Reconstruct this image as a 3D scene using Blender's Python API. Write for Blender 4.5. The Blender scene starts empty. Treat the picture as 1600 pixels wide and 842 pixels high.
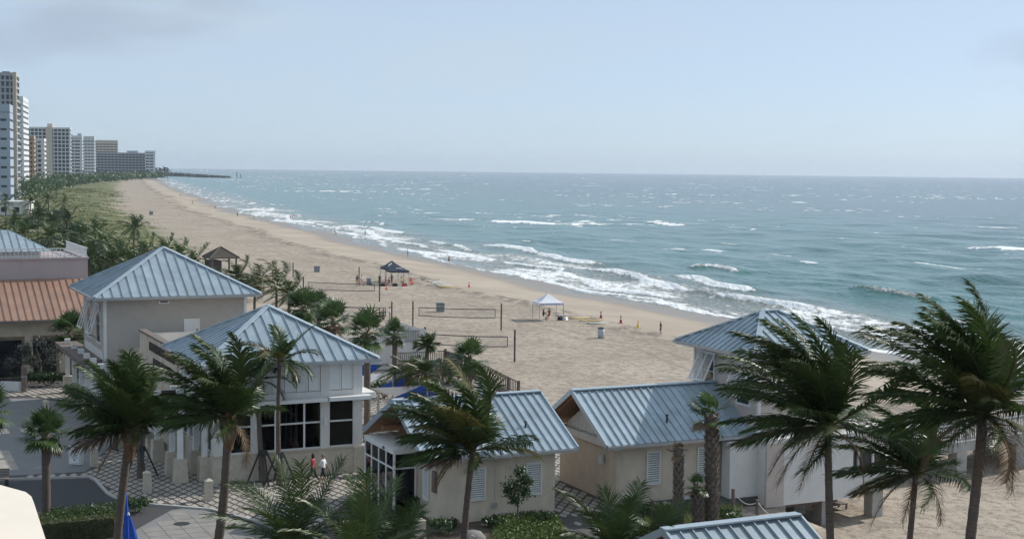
import bpy, bmesh, math, random
import numpy as np
from mathutils import Vector, Matrix
R = math.radians
SC = bpy.context.scene
COL = SC.collection
# ---------------------------------------------------------------- camera
F_PX = 2222.0; CAMZ = 16.8
PITCH = math.atan((421 - 266.5) / F_PX); ROLL = R(0.65)
_fw = np.array([0, math.cos(PITCH), -math.sin(PITCH)])
_u0 = np.array([0, math.sin(PITCH), math.cos(PITCH)]); _r0 = np.array([1., 0, 0])
_up = _u0 * math.cos(ROLL) - _r0 * math.sin(ROLL)
_rt = _r0 * math.cos(ROLL) + _u0 * math.sin(ROLL)
CAM = np.array([0, 0, CAMZ])
cam_d = bpy.data.cameras.new('camera'); cam = bpy.data.objects.new('camera', cam_d); COL.objects.link(cam)
cam_d.sensor_width = 36; cam_d.lens = 36 * F_PX / 1600; cam_d.clip_start = 0.5; cam_d.clip_end = 120000
m = Matrix.Identity(4)
for i in range(3):
    m[i][0] = _rt[i]; m[i][1] = _up[i]; m[i][2] = -_fw[i]; m[i][3] = CAM[i]
cam.matrix_world = m
SC.camera = cam
# ---------------------------------------------------------------- sky, sun, exposure
SUN_AZ, SUN_EL = R(56), R(33)
world = bpy.data.worlds.new('World'); SC.world = world; world.use_nodes = True
nt = world.node_tree; nt.nodes.clear()
n_out = nt.nodes.new('ShaderNodeOutputWorld'); n_bg = nt.nodes.new('ShaderNodeBackground')
n_sky = nt.nodes.new('ShaderNodeTexSky'); n_sky.sky_type = 'NISHITA'; n_sky.sun_disc = False
n_sky.sun_elevation = SUN_EL; n_sky.sun_rotation = SUN_AZ
n_sky.air_density = 0.6; n_sky.dust_density = 0.6; n_sky.ozone_density = 6.0; n_sky.altitude = 0
n_bg.inputs['Strength'].default_value = 0.132
# thin grey cloud veil spread over the whole sky
n_tc = nt.nodes.new('ShaderNodeTexCoord'); n_map = nt.nodes.new('ShaderNodeMapping'); n_map.inputs['Scale'].default_value = (2.2, 2.2, 9)
n_no = nt.nodes.new('ShaderNodeTexNoise'); n_no.inputs['Scale'].default_value = 1.7; n_no.inputs['Detail'].default_value = 5; n_no.inputs['Roughness'].default_value = .5
n_rp = nt.nodes.new('ShaderNodeValToRGB'); n_rp.color_ramp.elements[0].position = .52; n_rp.color_ramp.elements[1].position = .78
n_rp.color_ramp.elements[0].color = (.72, .72, .72, 1); n_rp.color_ramp.elements[1].color = (.9, .9, .9, 1)
n_mx = nt.nodes.new('ShaderNodeMix'); n_mx.data_type = 'RGBA'; n_mx.inputs[7].default_value = (3.8, 4.45, 4.95, 1)
L = nt.links.new
n_m2 = nt.nodes.new('ShaderNodeMapping'); n_m2.inputs['Scale'].default_value = (3, 3, 11); n_m2.inputs['Location'].default_value = (5.27, 2.7, 1.3)
n_n2 = nt.nodes.new('ShaderNodeTexNoise'); n_n2.inputs['Scale'].default_value = 1.1; n_n2.inputs['Detail'].default_value = 4
n_r2 = nt.nodes.new('ShaderNodeMapRange'); n_r2.interpolation_type = 'SMOOTHSTEP'; n_r2.inputs[1].default_value = .58; n_r2.inputs[2].default_value = .74; n_r2.inputs[4].default_value = .42
n_x2 = nt.nodes.new('ShaderNodeMix'); n_x2.data_type = 'RGBA'; n_x2.inputs[7].default_value = (2.3, 2.55, 3.2, 1)
L(n_tc.outputs['Generated'], n_m2.inputs['Vector']); L(n_m2.outputs[0], n_n2.inputs['Vector']); L(n_n2.outputs['Fac'], n_r2.inputs[0]); L(n_r2.outputs[0], n_x2.inputs[0])
L(n_tc.outputs['Generated'], n_map.inputs['Vector']); L(n_map.outputs[0], n_no.inputs['Vector']); L(n_no.outputs['Fac'], n_rp.inputs[0])
L(n_rp.outputs[0], n_mx.inputs[0]); L(n_sky.outputs[0], n_mx.inputs[6]); L(n_mx.outputs[2], n_x2.inputs[6]); L(n_x2.outputs[2], n_bg.inputs['Color']); L(n_bg.outputs[0], n_out.inputs[0])
sun_d = bpy.data.lights.new('sun', 'SUN'); sun = bpy.data.objects.new('sun', sun_d); COL.objects.link(sun)
sun_d.energy = 3.6; sun_d.angle = R(0.6); sun_d.color = (1, .95, .87)
_sd = Vector((math.sin(SUN_AZ) * math.cos(SUN_EL), math.cos(SUN_AZ) * math.cos(SUN_EL), math.sin(SUN_EL)))
sun.rotation_euler = _sd.to_track_quat('Z', 'Y').to_euler()
SC.view_settings.view_transform = 'Standard'; SC.view_settings.look = 'None'
SC.view_settings.exposure = 0.25; SC.view_settings.gamma = 1.0; SC.view_settings.use_curve_mapping = False
SC.render.engine = 'CYCLES'
SC.cycles.use_denoising = True; SC.cycles.max_bounces = 6; SC.cycles.volume_bounces = 0; SC.cycles.transparent_max_bounces = 12
SC.cycles.use_adaptive_sampling = True; SC.cycles.adaptive_threshold = 0.02
# ---------------------------------------------------------------- photo geometry helpers: pixel + a known plane -> world point
def ray(px, py):
    d = _fw * F_PX + _rt * (px - 800) - _up * (py - 421); return d / np.linalg.norm(d)
def G(px, py, z=0.0):
    d = ray(px, py); return CAM + d * ((z - CAMZ) / d[2])
def W(px, py, depth):
    d = ray(px, py); return CAM + d * (depth / d[1])
AZ = R(64.5)
UU = np.array([math.sin(AZ), math.cos(AZ), 0]); VV = np.array([-math.cos(AZ), math.sin(AZ), 0])
ROTZ = R(25.5)
def B(u, v, z=0.0): return UU * u + VV * v + np.array([0, 0, z])
def uv(p): return float(np.dot(p, UU)), float(np.dot(p, VV))
def vp(px, py, v):                      # ray meets the vertical plane v = const
    d = ray(px, py); p = CAM + d * ((v - CAM @ VV) / (d @ VV)); return float(p @ UU), float(p[2])
def upl(px, py, u):
    d = ray(px, py); p = CAM + d * ((u - CAM @ UU) / (d @ UU)); return float(p @ VV), float(p[2])
# ---------------------------------------------------------------- materials
def new_mat(name):
    m = bpy.data.materials.new(name); m.use_nodes = True
    return m, m.node_tree, m.node_tree.nodes['Principled BSDF']
def mat(name, col, rough=.7, var=.12, scale=3., bump=0., bscale=20., metal=0., stretch=None, spec=.4, dirt=None, objvar=0.0):
    """plain surface with uneven colour (noise), fine relief and optional dirt patches"""
    m, t, b = new_mat(name); N = t.nodes.new; K = t.links.new
    b.inputs['Roughness'].default_value = rough; b.inputs['Metallic'].default_value = metal
    b.inputs['Specular IOR Level'].default_value = spec
    geo = N('ShaderNodeNewGeometry'); vec = geo.outputs['Position']
    if stretch:
        mp = N('ShaderNodeMapping'); mp.inputs['Scale'].default_value = stretch; K(vec, mp.inputs['Vector']); vec = mp.outputs[0]
    no = N('ShaderNodeTexNoise'); no.inputs['Scale'].default_value = scale; no.inputs['Detail'].default_value = 6; no.inputs['Roughness'].default_value = .6
    K(vec, no.inputs['Vector'])
    rp = N('ShaderNodeMapRange'); rp.inputs[1].default_value = .25; rp.inputs[2].default_value = .75
    rp.inputs[3].default_value = 1 - var; rp.inputs[4].default_value = 1 + var; K(no.outputs['Fac'], rp.inputs[0])
    mx = N('ShaderNodeMix'); mx.data_type = 'RGBA'; mx.blend_type = 'MULTIPLY'; mx.inputs[0].default_value = 1
    mx.inputs[6].default_value = (*col, 1); K(rp.outputs[0], mx.inputs[7])
    out = mx.outputs[2]
    if dirt:
        n2 = N('ShaderNodeTexNoise'); n2.inputs['Scale'].default_value = dirt[1]; n2.inputs['Detail'].default_value = 4; K(geo.outputs['Position'], n2.inputs['Vector'])
        r2 = N('ShaderNodeMapRange'); r2.inputs[1].default_value = .5; r2.inputs[2].default_value = .75; r2.inputs[4].default_value = dirt[2]; K(n2.outputs['Fac'], r2.inputs[0])
        m2 = N('ShaderNodeMix'); m2.data_type = 'RGBA'; m2.inputs[7].default_value = (*dirt[0], 1); K(r2.outputs[0], m2.inputs[0]); K(out, m2.inputs[6]); out = m2.outputs[2]
    if objvar:
        oi = N('ShaderNodeObjectInfo'); ro = N('ShaderNodeMapRange'); ro.inputs[3].default_value = 1 - objvar; ro.inputs[4].default_value = 1 + objvar; K(oi.outputs['Random'], ro.inputs[0])
        m4 = N('ShaderNodeMix'); m4.data_type = 'RGBA'; m4.blend_type = 'MULTIPLY'; m4.inputs[0].default_value = 1; K(out, m4.inputs[6]); K(ro.outputs[0], m4.inputs[7]); out = m4.outputs[2]
    K(out, b.inputs['Base Color'])
    if bump:
        n3 = N('ShaderNodeTexNoise'); n3.inputs['Scale'].default_value = bscale; n3.inputs['Detail'].default_value = 4; K(vec, n3.inputs['Vector'])
        bp = N('ShaderNodeBump'); bp.inputs['Strength'].default_value = bump; bp.inputs['Distance'].default_value = .05
        K(n3.outputs['Fac'], bp.inputs['Height']); K(bp.outputs[0], b.inputs['Normal'])
    return m
def siding(name, col, pitch=.13):
    m = mat(name, col, .65, .07, 1.5); t = m.node_tree; b = t.nodes['Principled BSDF']; N = t.nodes.new; K = t.links.new
    geo = N('ShaderNodeNewGeometry'); sp = N('ShaderNodeSeparateXYZ'); K(geo.outputs['Position'], sp.inputs[0])
    a = N('ShaderNodeMath'); a.operation = 'DIVIDE'; a.inputs[1].default_value = pitch; K(sp.outputs['Z'], a.inputs[0])
    f = N('ShaderNodeMath'); f.operation = 'FRACT'; K(a.outputs[0], f.inputs[0])
    bp = N('ShaderNodeBump'); bp.inputs['Strength'].default_value = 1; bp.inputs['Distance'].default_value = .03; bp.invert = True
    K(f.outputs[0], bp.inputs['Height']); K(bp.outputs[0], b.inputs['Normal'])
    return m
def leaf_mat(name, col, gloss=.38, trans=.25):
    m, t, b = new_mat(name); N = t.nodes.new; K = t.links.new
    oi = N('ShaderNodeObjectInfo'); geo = N('ShaderNodeNewGeometry')
    no = N('ShaderNodeTexNoise'); no.inputs['Scale'].default_value = 1.3; no.inputs['Detail'].default_value = 3; K(geo.outputs['Position'], no.inputs['Vector'])
    ad = N('ShaderNodeMath'); ad.operation = 'ADD'; K(no.outputs['Fac'], ad.inputs[0]); K(oi.outputs['Random'], ad.inputs[1])
    rp = N('ShaderNodeMapRange'); rp.inputs[1].default_value = .3; rp.inputs[2].default_value = 1.6; rp.inputs[3].default_value = .6; rp.inputs[4].default_value = 1.45; K(ad.outputs[0], rp.inputs[0])
    mx = N('ShaderNodeMix'); mx.data_type = 'RGBA'; mx.blend_type = 'MULTIPLY'; mx.inputs[0].default_value = 1; mx.inputs[6].default_value = (*col, 1); K(rp.outputs[0], mx.inputs[7])
    K(mx.outputs[2], b.inputs['Base Color']); b.inputs['Roughness'].default_value = gloss; b.inputs['Specular IOR Level'].default_value = .38
    tr = N('ShaderNodeBsdfTranslucent'); K(mx.outputs[2], tr.inputs['Color']); ms = N('ShaderNodeMixShader'); ms.inputs[0].default_value = trans
    K(b.outputs[0], ms.inputs[1]); K(tr.outputs[0], ms.inputs[2]); K(ms.outputs[0], t.nodes['Material Output'].inputs['Surface'])
    return m
def emis(name, col, s):
    m, t, b = new_mat(name); b.inputs['Emission Color'].default_value = (*col, 1); b.inputs['Emission Strength'].default_value = s; b.inputs['Base Color'].default_value = (*col, 1); return m
def glass(name, tint, k=.3):
    m, t, b = new_mat(name); N = t.nodes.new; K = t.links.new
    t.nodes.remove(b)
    tr = N('ShaderNodeBsdfTransparent'); tr.inputs[0].default_value = (*tint, 1); gl = N('ShaderNodeBsdfGlossy'); gl.inputs['Roughness'].default_value = .03; gl.inputs[0].default_value = (.9, .95, 1, 1)
    fr = N('ShaderNodeFresnel'); fr.inputs[0].default_value = 1.5; ms = N('ShaderNodeMixShader')
    K(fr.outputs[0], ms.inputs[0]); K(tr.outputs[0], ms.inputs[1]); K(gl.outputs[0], ms.inputs[2]); K(ms.outputs[0], t.nodes['Material Output'].inputs['Surface'])
    return m
M = {}
def defm(k, *a, **kw): M[k] = mat(k, *a, **kw)
defm('roof_metal', (.35, .425, .48), .42, .15, 1.3, metal=.3, dirt=((.22, .25, .26), .7, .55), objvar=.09)
defm('roof_trim', (.42, .50, .56), .42, .06, 2, metal=.3)
defm('orange_metal', (.37, .225, .165), .45, .12, 1, metal=.2, objvar=.07, dirt=((.28, .17, .13), .6, .4))
defm('stucco', (.58, .50, .40), .85, .14, 2.2, stretch=(1, 1, .45), bump=.25, bscale=30, dirt=((.33, .30, .25), .5, .5))
defm('stone', (.50, .45, .37), .85, .14, 4, bump=.3, bscale=18, dirt=((.36, .33, .28), 1.2, .4))
defm('white_paint', (.70, .71, .70), .55, .05, 1.5, dirt=((.55, .56, .55), .8, .4))
defm('white_wall', (.62, .61, .59), .7, .10, 1.6, stretch=(1, 1, .2), dirt=((.45, .46, .46), .5, .5))
defm('pink_stucco', (.42, .36, .36), .85, .07, .8, bump=.15)
defm('wood', (.26, .14, .075), .6, .25, 2, stretch=(1, 1, 6), bump=.2)
defm('grey_wood', (.17, .14, .125), .8, .25, 3, bump=.3, bscale=12)
defm('dark_wood', (.075, .06, .055), .7, .2, 3)
defm('concrete', (.40, .39, .37), .85, .15, 1.5, bump=.2, dirt=((.28, .27, .26), .7, .5))
defm('asphalt', (.055, .056, .06), .85, .15, 2.5, bump=.4, bscale=60)
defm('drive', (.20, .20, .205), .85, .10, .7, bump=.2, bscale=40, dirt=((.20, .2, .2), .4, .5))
defm('paver_dark', (.085, .08, .078), .85, .2, 5, bump=.2, bscale=30)
defm('pale_paving', (.34, .31, .275), .8, .25, 1.2, objvar=.15, bump=.2, bscale=30)
defm('plinth_stone', (.20, .19, .18), .85, .2, 3)
defm('slab_stone', (.25, .238, .22), .85, .2, 1.2, bump=.2, bscale=30, dirt=((.16, .155, .15), .5, .6))
defm('kerb', (.42, .41, .39), .85, .12, 3)
defm('cream', (.78, .70, .60), .8, .04, 1)
defm('dark_metal', (.03, .035, .035), .5, .1, 3)
defm('galv', (.36, .37, .38), .45, .1, 3, metal=.4)
defm('blue_cloth', (.015, .07, .36), .8, .15, 2)
defm('white_cloth', (.75, .76, .80), .8, .05, 2)
defm('navy_cloth', (.035, .045, .075), .7, .2, 2)
defm('skin', (.42, .25, .17), .6, .05, 8)
defm('hair', (.03, .022, .018), .6, .1, 20)
defm('grey_hair', (.22, .17, .13), .6, .1, 20)
defm('red_cloth', (.32, .03, .045), .8, .12, 6)
defm('black_cloth', (.02, .021, .026), .8, .1, 6)
defm('orange', (.75, .13, .05), .6, .08, 5)
defm('yellow', (.75, .50, .06), .5, .08, 5)
defm('pale_board', (.72, .72, .68), .4, .06, 3)
defm('green_paint', (.02, .10, .09), .6, .1, 3)
defm('bark', (.115, .092, .075), .9, .3, 3, stretch=(1, 1, 5), bump=.6, bscale=6)
defm('bark_red', (.15, .088, .054), .9, .35, 6, bump=.6, bscale=14)
defm('thatch', (.075, .062, .05), .9, .3, 5, bump=.6, bscale=16)
defm('rock', (.07, .068, .065), .9, .3, .15, bump=.5, bscale=1)
defm('soil', (.09, .075, .055), .95, .3, 1.5, bump=.4)
defm('steel_rope', (.6, .58, .52), .8, .1, 5)
M['siding_beige'] = siding('siding_beige', (.42, .385, .345)); M['siding_white'] = siding('siding_white', (.62, .61, .59), .16)
M['siding_tower'] = siding('siding_tower', (.47, .41, .37), .14)
M['glass'] = glass('dark_glass', (.035, .05, .06)); M['clear_glass'] = glass('clear_glass', (.35, .38, .4))
M['lamp'] = emis('pendant_lamp', (1, .75, .3), 3.0)
M['coconut'] = leaf_mat('coconut', (.044, .075, .021), .42, .2)
M['coconut_y'] = leaf_mat('coconut_yellow', (.095, .092, .028), .45, .2)
M['dead'] = leaf_mat('dead_frond', (.14, .09, .05), .7, .1)
M['sabal'] = leaf_mat('sabal', (.055, .095, .03), .4, .2)
M['shrub'] = leaf_mat('shrub', (.045, .085, .028), .4, .2)
M['hedge'] = leaf_mat('hedge', (.09, .14, .032), .5, .25)
M['seagrape'] = leaf_mat('seagrape', (.045, .08, .03), .4, .2)
M['dune_grass'] = leaf_mat('dune_grass', (.135, .165, .055), .7, .3)
# ---------------------------------------------------------------- mesh builder
class MB:
    def __init__(s): s.v = []; s.f = []; s.mi = []; s.cur = 0
    def add(s, vs, fs, mi=None):
        o = len(s.v); s.v += [tuple(map(float, p)) for p in vs]
        for f in fs: s.f.append(tuple(i + o for i in f)); s.mi.append(s.cur if mi is None else mi)
        return s
    def box(s, x0, x1, y0, y1, z0, z1, mi=None, taper=0):
        t = taper
        return s.add([(x0, y0, z0), (x1, y0, z0), (x1, y1, z0), (x0, y1, z0), (x0 + t, y0 + t, z1), (x1 - t, y0 + t, z1), (x1 - t, y1 - t, z1), (x0 + t, y1 - t, z1)],
                     [(3, 2, 1, 0), (4, 5, 6, 7), (0, 1, 5, 4), (1, 2, 6, 5), (2, 3, 7, 6), (3, 0, 4, 7)], mi)
    def bar(s, a, b, w, h=None, up=(0, 0, 1), mi=None):
        a = Vector(a); b = Vector(b); h = h or w; d = (b - a)
        if d.length < 1e-6: return s
        d.normalize(); upv = Vector(up)
        if abs(d.dot(upv)) > .98: upv = Vector((1, 0, 0))
        x = d.cross(upv).normalized() * (w / 2); y = x.cross(d).normalized() * (h / 2)
        vs = [a - x - y, a + x - y, a + x + y, a - x + y, b - x - y, b + x - y, b + x + y, b - x + y]
        return s.add(vs, [(3, 2, 1, 0), (4, 5, 6, 7), (0, 1, 5, 4), (1, 2, 6, 5), (2, 3, 7, 6), (3, 0, 4, 7)], mi)
    def tube(s, pts, rad, n=8, cap=True, mi=None):
        pts = [Vector(p) for p in pts]; rings = []; o = len(s.v); prev = None
        for i, p in enumerate(pts):
            d = (pts[min(i + 1, len(pts) - 1)] - pts[max(i - 1, 0)]).normalized()
            if prev is None: x = d.orthogonal().normalized()
            else:
                x = prev - d * prev.dot(d); x = x.normalized() if x.length > 1e-6 else d.orthogonal().normalized()
            prev = x; y = d.cross(x); r = rad[i] if hasattr(rad, '__len__') else rad
            for k in range(n):
                a = 2 * math.pi * k / n; s.v.append(tuple(p + x * (r * math.cos(a)) + y * (r * math.sin(a))))
        mi = s.cur if mi is None else mi
        for i in range(len(pts) - 1):
            for k in range(n):
                s.f.append((o + i * n + k, o + i * n + (k + 1) % n, o + (i + 1) * n + (k + 1) % n, o + (i + 1) * n + k)); s.mi.append(mi)
        if cap:
            s.f.append(tuple(o + k for k in reversed(range(n)))); s.mi.append(mi)
            e = o + (len(pts) - 1) * n; s.f.append(tuple(e + k for k in range(n))); s.mi.append(mi)
        return s
    def prism(s, poly, z0, z1, mi=None):
        n = len(poly); area = sum(poly[i][0] * poly[(i + 1) % n][1] - poly[(i + 1) % n][0] * poly[i][1] for i in range(n))
        if area < 0: poly = poly[::-1]
        vs = [(p[0], p[1], z0) for p in poly] + [(p[0], p[1], z1) for p in poly]
        return s.add(vs, [tuple(reversed(range(n))), tuple(range(n, 2 * n))] + [(i, (i + 1) % n, n + (i + 1) % n, n + i) for i in range(n)], mi)
    def build(s, name, mats, parent=None, smooth=False, off=None):
        me = bpy.data.meshes.new(name)
        vs = s.v if off is None else [(a - off[0], b - off[1], c - off[2]) for a, b, c in s.v]
        me.from_pydata(vs, [], s.f)
        for mm in (mats if isinstance(mats, (list, tuple)) else [mats]): me.materials.append(M[mm] if isinstance(mm, str) else mm)
        if len(me.materials) > 1: me.polygons.foreach_set('material_index', s.mi)
        if smooth: me.polygons.foreach_set('use_smooth', [True] * len(me.polygons))
        me.update()
        o = bpy.data.objects.new(name, me); COL.objects.link(o)
        if parent is not None: o.parent = parent
        return o
def tag(o, label=None, cat=None, group=None, kind=None):
    if label: o['label'] = label
    if cat: o['category'] = cat
    if group: o['group'] = group
    if kind: o['kind'] = kind
    return o
def empty(name, loc, rz=0.0, label=None, cat=None, group=None):
    o = bpy.data.objects.new(name, None); o.location = tuple(map(float, loc)); o.rotation_euler = (0, 0, rz); o.empty_display_size = .3
    COL.objects.link(o); return tag(o, label, cat, group)
def share(src, name, parent, loc, rz=0.0, scale=None):
    o = bpy.data.objects.new(name, src.data if hasattr(src, 'data') else src); COL.objects.link(o); o.parent = parent
    o.location = tuple(map(float, loc)); o.rotation_euler = (0, 0, rz)
    if scale: o.scale = scale
    return o
def copy_tree(o, parent=None):
    c = o.copy(); COL.objects.link(c)
    if parent is not None: c.parent = parent
    for ch in list(o.children): copy_tree(ch, c)
    return c
# numpy value noise
def vnoise(x, y, seed=0):
    xi = np.floor(x).astype(np.int64); yi = np.floor(y).astype(np.int64); fx = x - xi; fy = y - yi
    fx = fx * fx * (3 - 2 * fx); fy = fy * fy * (3 - 2 * fy)
    def h(a, b):
        n = (a * 374761393 + b * 668265263 + seed * 974711) & 0x7fffffff
        n = ((n ^ (n >> 13)) * 1274126177) & 0x7fffffff
        return ((n ^ (n >> 16)) & 0xffff) / 65535.0
    return (h(xi, yi) * (1 - fx) + h(xi + 1, yi) * fx) * (1 - fy) + (h(xi, yi + 1) * (1 - fx) + h(xi + 1, yi + 1) * fx) * fy
def fbm(x, y, seed=0, o=3):
    s = 0; a = .5; t = 0
    for i in range(o): s = s + a * vnoise(x * 2 ** i, y * 2 ** i, seed + i); t += a; a *= .5
    return s / t
def sstep(a, b, x):
    t = np.clip((x - a) / (b - a), 0, 1); return t * t * (3 - 2 * t)
# ================================================================ PEOPLE prototypes (grown early, while the scene is small)
def body_mesh(name, joints, bones, mats_of, thick):
    """one continuous skin over a posed skeleton; joints: {name:(x,y,z,r)}, bones: [(a,b,mat)]"""
    names = list(joints); idx = {n: i for i, n in enumerate(names)}
    me = bpy.data.meshes.new(name + '_sk'); me.from_pydata([joints[n][:3] for n in names], [(idx[a], idx[b]) for a, b, _ in bones], [])
    o = bpy.data.objects.new(name + '_sk', me); COL.objects.link(o)
    sk = o.modifiers.new('s', 'SKIN'); sk.use_smooth_shade = True; sk.branch_smoothing = .3
    for i, n in enumerate(names):
        r = joints[n][3]; me.skin_vertices[0].data[i].radius = (r, r) if not isinstance(r, tuple) else r
        me.skin_vertices[0].data[i].use_root = (n == 'pelvis')
    sb = o.modifiers.new('b', 'SUBSURF'); sb.levels = 1; sb.render_levels = 1
    dg = bpy.context.evaluated_depsgraph_get(); ev = o.evaluated_get(dg); out = bpy.data.meshes.new_from_object(ev)
    out.name = name; bpy.data.objects.remove(o)
    seg = [(np.array(joints[a][:3]), np.array(joints[b][:3]), k) for a, b, k in bones]
    mi = []
    for p in out.polygons:
        c = np.array(p.center); best = 9; bk = 0
        for a, b, k in seg:
            ab = b - a; t = np.clip(np.dot(c - a, ab) / np.dot(ab, ab), 0, 1); dd = np.linalg.norm(c - a - ab * t)
            if dd < best: best = dd; bk = k
        mi.append(bk)
    out.materials.clear()
    return out, mi
def skeleton(h, la, ra, ll, rl, sit=False, lean=0.0):
    """la/ra: arm swing (rad, forward +y), ll/rl: leg swing and knee bend"""
    s = h / 1.75; J = {}; pz = .93 * s if not sit else .30 * s
    J['pelvis'] = (0, 0, pz, (.15 * s, .11 * s)); J['waist'] = (0, .01 + lean * .2, pz + .17 * s, (.135 * s, .10 * s)); J['chest'] = (0, .015 + lean * .42, pz + .38 * s, (.165 * s, .115 * s))
    J['neck'] = (0, .02 + lean * .56, pz + .545 * s, .055 * s); J['head'] = (0, .04 + lean * .62, pz + .66 * s, (.075 * s, .09 * s)); J['crown'] = (0, .03 + lean * .66, pz + .765 * s, (.06 * s, .07 * s))
    Bn = [('pelvis', 'waist', 1), ('waist', 'chest', 1), ('chest', 'neck', 0), ('neck', 'head', 0), ('head', 'crown', 0)]
    for sd, sw, x in (('l', la, -1), ('r', ra, 1)):
        sx = x * .19 * s; cy = J['chest'][1]; z = pz + .46 * s
        J['sh' + sd] = (sx, cy, z, .055 * s)
        e = (sx + x * .05 * s, cy + .28 * s * math.sin(sw), z - .28 * s * math.cos(sw)); J['el' + sd] = (*e, .042 * s)
        w = (e[0] - x * .01, e[1] + .25 * s * math.sin(sw + .35), e[2] - .25 * s * math.cos(sw + .35)); J['wr' + sd] = (*w, .03 * s)
        J['hd' + sd] = (w[0], w[1] + .09 * s * math.sin(sw + .5), w[2] - .09 * s * math.cos(sw + .5), (.022 * s, .04 * s))
        Bn += [('chest', 'sh' + sd, 1), ('sh' + sd, 'el' + sd, 1), ('el' + sd, 'wr' + sd, 0), ('wr' + sd, 'hd' + sd, 0)]
    for sd, (sw, kb), x in (('l', ll, -1), ('r', rl, 1)):
        hx = x * .09 * s; J['hip' + sd] = (hx, 0, pz - .06 * s, .088 * s)
        k = (hx * 1.1, .42 * s * math.sin(sw), pz - .06 * s - .42 * s * math.cos(sw)); J['kn' + sd] = (*k, .06 * s)
        a2 = sw - kb; a = (k[0], k[1] + .40 * s * math.sin(a2), k[2] - .40 * s * math.cos(a2)); J['an' + sd] = (*a, .04 * s)
        J['to' + sd] = (a[0] + x * .02, a[1] + .17 * s, max(a[2] - .035 * s, .025), (.04 * s, .03 * s))
        Bn += [('pelvis', 'hip' + sd, 2), ('hip' + sd, 'kn' + sd, 2), ('kn' + sd, 'an' + sd, 0), ('an' + sd, 'to' + sd, 3)]
    zmin = min(v[2] - (.03 if n[:2] == 'to' else .02) for n, v in J.items())
    J = {n: (v[0], v[1], v[2] - zmin, v[3]) for n, v in J.items()}
    return J, Bn
POSE = {}
for k, a in {'stand': (1.74, .1, -.05, (.05, .05), (-.05, .02)), 'walk': (1.74, -.45, .4, (.42, .15), (-.35, .35)), 'stride': (1.74, .35, -.35, (-.40, .45), (.40, .12)),
             'sit': (1.74, .7, .6, (1.35, 1.2), (1.3, 1.3), True)}.items():
    J, Bn = skeleton(*a); POSE[k] = (*body_mesh('body_' + k, J, Bn, None, None), J)
def person(loc, face, pose, shirt, legs, label, group=None, hair='hair', shoe='black_cloth', long_legs=False, scale=1.0, long_hair=False):
    """face: heading in radians (0 = +y)"""
    base, mi, J = POSE[pose]; me = base.copy()
    for k in ('skin', shirt, legs, shoe): me.materials.append(M[k])
    if long_legs:
        hz = J['pelvis'][2]; mi = [2 if (k == 0 and me.polygons[i].center.z < hz * .8 and abs(me.polygons[i].center.x) < .17 and me.polygons[i].center.z > .09) else k for i, k in enumerate(mi)]
    me.polygons.foreach_set('material_index', mi); me.update()
    o = empty('person', loc, -face, label, 'person', group); o.scale = (scale,) * 3
    b = bpy.data.objects.new('body', me); COL.objects.link(b); b.parent = o
    hd = J['head']; cr = J['crown']; hb = MB(); n = 10
    prof = [(-.07, .055), (-.03, .088), (.03, .099), (.085, .09), (.125, .06), (.142, .0)] if not long_hair else [(-.17, .06), (-.10, .10), (-.03, .11), (.04, .108), (.095, .095), (.13, .06), (.147, .0)]
    rings = [[(hd[0] + r * .88 * math.cos(2 * math.pi * k / n), hd[1] - .022 + (r * math.sin(2 * math.pi * k / n)) * (1 if math.sin(2 * math.pi * k / n) < 0 else .62), hd[2] + z) for k in range(n)] for z, r in prof]
    for i in range(len(rings) - 1):
        for k in range(n): hb.add([rings[i][k], rings[i][(k + 1) % n], rings[i + 1][(k + 1) % n], rings[i + 1][k]], [(0, 1, 2, 3)])
    hb.build('hair', hair, o, True)
    fb = MB()
    for x in (-1, 1): fb.tube([(hd[0] + x * .07, hd[1], hd[2] - .015), (hd[0] + x * .092, hd[1] - .012, hd[2] + .02)], [.016, .02], 6)
    fb.tube([(hd[0], hd[1] + .078, hd[2] + .015), (hd[0], hd[1] + .108, hd[2] - .02)], [.008, .016], 6); fb.build('face', 'skin', o, True)
    return o
# ================================================================ GROUND, SEA
_sv = [-3000, 40, 96, 125, 161, 180, 200, 212, 230, 274, 363, 515, 806, 1486, 2226, 3000, 16000]
_su = [60, 93, 97.1, 102.5, 105.6, 106.2, 104.4, 106.0, 110.0, 115.8, 124.5, 140.7, 190.5, 311, 446.6, 560, 2400]
_gv = np.concatenate([np.arange(-3000, 0, 25.), np.arange(0, 700, 1.5), np.arange(700, 16000, 12.)])
_gu = np.interp(_gv, _sv, _su)
_ker = np.hanning(15); _ker /= _ker.sum()
_mid = (_gv > 20) & (_gv < 680); _gs = np.convolve(np.pad(_gu, 7, 'edge'), _ker, 'valid'); _gu = np.where(_mid, _gs, _gu)
_gu = _gu + np.where((_gv > 60) & (_gv < 2500), (fbm(_gv / 26., _gv * 0 + 3.1, 5, 3) - .5) * 7.0 * np.clip(_gv / 250, .5, 2.2), 0)
def ushore(v): return np.interp(v, _gv, _gu)
def ground_z(u, v):
    u = np.asarray(u, float); v = np.asarray(v, float); d = (ushore(v) - u) * .97
    z = -2.8 + .075 * np.clip(d, 0, 19) + .17 * sstep(19, 22, d) + .04 * np.clip(d, -400, 0)
    z = z - .8 * (1 - sstep(64, 84, v)) * sstep(18, 34, d)
    bd = np.where(v < 300, 56., 46.) + 9 * (fbm(v / 30., v * 0 + .5, 9) - .5)
    dune = sstep(0, 14, d - bd) * sstep(150, 200, v)
    z = z + dune * (.9 + 1.5 * (fbm(u / 14., v / 14., 12) - .3))
    inl = sstep(0, 1.2, 45.0 - u) * (1 - sstep(126, 165, v))
    z = z * (1 - inl) + inl * (-.5)
    z = z + .05 * (fbm(u / 2.3, v / 2.3, 31, 2) - .5) * sstep(20, 26, d)
    return z
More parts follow.
